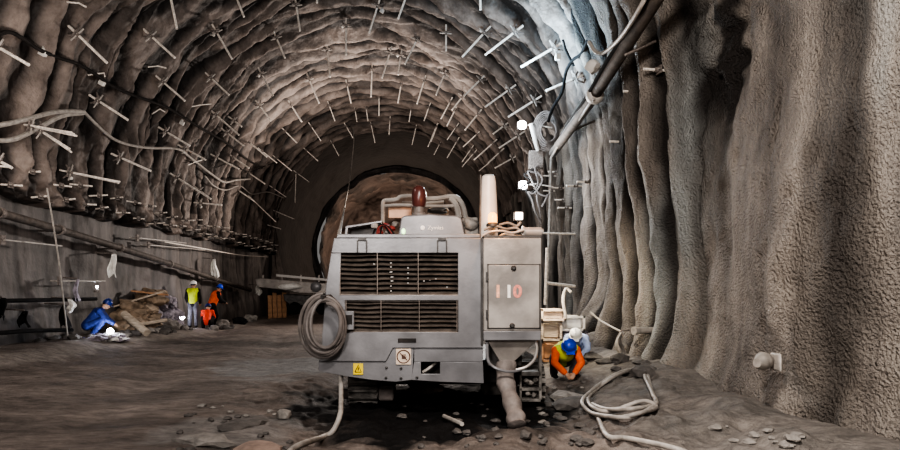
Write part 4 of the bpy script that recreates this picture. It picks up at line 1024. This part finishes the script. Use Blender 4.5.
for k in range(4):
    x = 271.5+k*4.6; q = P(x, 0, 33.5); z0 = gz(q.x, 33.2)
    b = MB(); b.box((q.x, 33.2+.03*k, z0+.62+.06*(k % 2)), (.22, .06, 1.25+.12*(k % 2)), (.1, 0, 0)); b.build('timber_board', M['orangewood'], label='upright orange brown board beside the pale platform', cat='board', group='orange brown boards beside the pale platform')

# ---------------------------------------------------------------- white frames stacked behind the crouching worker
def crate(x0, y0, x1, y1, Y, m, lb, dep=.5):
    a = P(x0, y1, Y); c = P(x1, y0, Y); e = empty('frame_crate', ((a.x+c.x)/2, Y+dep/2, a.z), lb, 'crate'); W, H = c.x-a.x, c.z-a.z; t = .045
    for nm, boxes in (('rail', [(a.x+W/2, Y, a.z+t/2, W, t, t), (a.x+W/2, Y, c.z-t/2, W, t, t), (a.x+W/2, Y+dep, c.z-t/2, W, t, t), (a.x+W/2, Y+dep, a.z+t/2, W, t, t)]),
                      ('post', [(a.x+t/2, Y, a.z+H/2, t, t, H), (c.x-t/2, Y, a.z+H/2, t, t, H), (a.x+t/2, Y+dep, a.z+H/2, t, t, H), (c.x-t/2, Y+dep, a.z+H/2, t, t, H)])):
        for q in boxes: MB().box(q[:3], q[3:]).build(nm, M[m], e, bevel=.004)
    MB().box((a.x+W/2, Y+dep/2, a.z+H*.5), (W*.8, dep*.8, H*.75)).build('contents', M[m if m != 'white' else 'cloth'], e, bevel=.03)
    return e
zb = 1.5-(372-290)/F*11.4
crate(541, 309, 566, 321, 12.2, 'sticker', 'pale cream slatted crate at the top of the stack by the cabinet')
crate(560, 316, 585, 331, 12.4, 'white', 'white crate at the right of the stack behind the workers')
crate(541, 321, 562, 341, 12.25, 'wood', 'tan crate in the middle of the stack beside the cabinet')
crate(541, 341, 567, 362, 12.3, 'orangewood', 'orange brown crate at the bottom of the stack by the cabinet')
crate(562, 331, 588, 362, 12.6, 'sackgrey', 'grey crate under the white crate behind the workers')
b = MB().tube(smooth_path([P(566,318,12.0), P(563,300,12.1), P(566,289,12.3), P(571,292,12.3)]), .03, 7).build('hose', M['hose'], label='bent pale hose standing up from the white crate', cat='hose')

# ---------------------------------------------------------------- loose rock on the floor
random.seed(21)
k = 0
for (xa, xb, ya, yb, n, m, lb, gr, sa, sb) in [
   (165, 290, 414, 452, 18, 'stone', 'grey stone in the mud at the bottom left of the machine', 'grey stones at the bottom left', .012, .04),
   (200, 275, 404, 425, 9, 'stonepale', 'small pale stone on the mud bank left of the machine', 'small pale stones on the mud bank', .015, .05),
   (395, 500, 402, 448, 22, 'stone', 'dark wet stone in the mud in front of the machine', 'dark stones in front of the machine', .02, .05),
   (520, 600, 385, 446, 40, 'stone', 'grey stone in the rubble between machine and hose coil', 'grey stones between machine and hose coil', .02, .06),
   (540, 600, 388, 430, 9, 'stonepale', 'pale stone in the rubble between machine and hose coil', 'pale stones between machine and hose coil', .02, .05),
   (575, 655, 356, 375, 14, 'stone', 'stone heaped at the foot of the fluted wall', 'stones at the foot of the fluted wall', .05, .16),
   (700, 800, 425, 450, 16, 'stonepale', 'small stone at the foot of the near right wall', 'small stones at the foot of the near right wall', .015, .05)]:
    for _ in range(n):
        x = random.uniform(xa, xb); y = random.uniform(ya, yb); s = random.uniform(sa, sb); p = gp(x, y, s*.3)
        if p.x > 3.5 and y > 380: p.x = 3.5-random.random()*.3
        rock(p, (s*1.4, s, s*.65), m, lb, gr, k); k += 1
rock(gp(258, 448, .02), (.34, .22, .04), 'stonepink', 'flat pinkish rock at the bottom edge of the photo', None, 301)
rock(gp(205, 442, .03), (.30, .16, .06), 'stonepale', 'flat pale rock left of the flat pinkish rock', None, 302)
rock(gp(240, 424, .03), (.38, .20, .05), 'stone', 'flat grey rock behind the flat pinkish rock', None, 303)
rock(gp(284, 415, .05), (.09, .07, .07), 'stonepale', 'small upright pale rock left of the hanging machine hose', None, 304)
rock(gp(575, 404, .05), (.42, .26, .09), 'stone', 'long flat grey rock beside the white hose coil', None, 305)
rock(gp(565, 398, .06), (.30, .20, .10), 'stonepale', 'flat pale rock right of the rubber sleeve', None, 306)
MB().tube([gp(444, 416, .06), gp(462, 424, .05)], .028, 7).build('steel_rod', M['hose'], label='short pale rod lying in the mud in front of the machine', cat='rod')
rock(Vector((.95, 9.3, .1)), (.22, .2, .26), 'stonepale', 'pale lump of concrete behind the rubber sleeve', None, 310)
rock(Vector((-.1, 9.6, -.02)), (.35, .2, .12), 'stonepink', 'pinkish rock under the machine bumper', None, 311)

# ---------------------------------------------------------------- light
def light(kind, name, loc, energy, color=(1, 1, 1), size=.3, target=None, size_y=None, spot=None, blend=.6):
    li = bpy.data.lights.new(name, kind); li.energy = energy; li.color = color
    if kind == 'AREA':
        li.size = size
        if size_y: li.shape = 'RECTANGLE'; li.size_y = size_y
    else: li.shadow_soft_size = size
    if spot: li.spot_size = spot; li.spot_blend = blend
    o = bpy.data.objects.new(name, li); o.location = loc; C.objects.link(o)
    if target is not None: o.rotation_euler = (Vector(target)-Vector(loc)).to_track_quat('-Z', 'Y').to_euler()
    return o
light('POINT', 'flood_upper', l1+Vector((-.6, -.9, .15)), 200, (.74, .88, 1), .15)
light('POINT', 'flood_lower', l2+Vector((-.5, -.7, 0)), 110, (.78, .90, 1), .15)
light('AREA', 'patch_fill', (1.7, 15.0, 6.6), 380, (.55, .80, 1), .5, (2.9, 14.9, 8.8))  # unseen area light added to brighten the bluish patch of vault
light('POINT', 'amber', amb+Vector((.05, -.5, .25)), 26, (1, .45, .15), .05)
light('SPOT', 'vault_back_key', (-1.0, 31, 4.2), 3000, (1, .90, .83), .35, (-5.5, 19, 9.0), spot=2.4)
light('SPOT', 'vault_front_key', (-5.2, 8.0, 3.6), 1250, (1, .91, .85), .4, (-5.5, 20, 9.0), spot=2.0)
light('SPOT', 'far_vault_key', (-2.6, 25, 4.0), 2300, (1, .91, .85), .4, (-2.6, 30, 13), spot=1.9)
light('POINT', 'left_key', (-4.5, 24, 4.0), 180, (1, .92, .85), .4)
light('AREA', 'camera_side', (-1.8, -1.0, 4.0), 360, (1, .95, .92), 1.6, (1.0, 9, 1.0))
light('AREA', 'ground_key', (-5.0, 8.5, 6.5), 170, (1, .93, .88), 1.0, (-5.5, 12.0, 0))
light('SPOT', 'right_key', (.6, 3.0, 5.2), 1250, (1, .94, .88), .3, (3.9, 9, 2.6), spot=2.2)
light('SPOT', 'flute_key', (1.6, 16.3, 4.2), 520, (1, .95, .9), .3, (4.0, 12.0, 3.6), spot=2.3)
light('AREA', 'crates_fill', (2.0, 11.6, 2.0), 50, (1, .9, .72), .3, (2.7, 12.4, .9))  # unseen area light added to brighten the crate stack
light('POINT', 'dark_section', (-3.5, 44, 3.5), 90, (1, .84, .76), .5)
light('POINT', 'heading', (-3.0, 55.5, 5.5), 900, (1, .80, .66), .8)
w = bpy.data.worlds.new('World'); bpy.context.scene.world = w; w.use_nodes = True
w.node_tree.nodes['Background'].inputs[0].default_value = (1, .96, .93, 1); w.node_tree.nodes['Background'].inputs[1].default_value = .15

# ---------------------------------------------------------------- camera
cd = bpy.data.cameras.new('camera'); cam = bpy.data.objects.new('camera', cd); C.objects.link(cam)
cam.location = (0, 0, CZ); cam.rotation_euler = (PI/2, 0, 0)
cd.sensor_width = 36; cd.lens = 36*F/900; cd.shift_x = (450-VX)/900; cd.shift_y = (VY-225)/900; cd.clip_start = .05; cd.clip_end = 300
sc = bpy.context.scene; sc.camera = cam
sc.view_settings.view_transform = 'AgX'; sc.view_settings.look = 'AgX - High Contrast'; sc.view_settings.exposure = 0.25
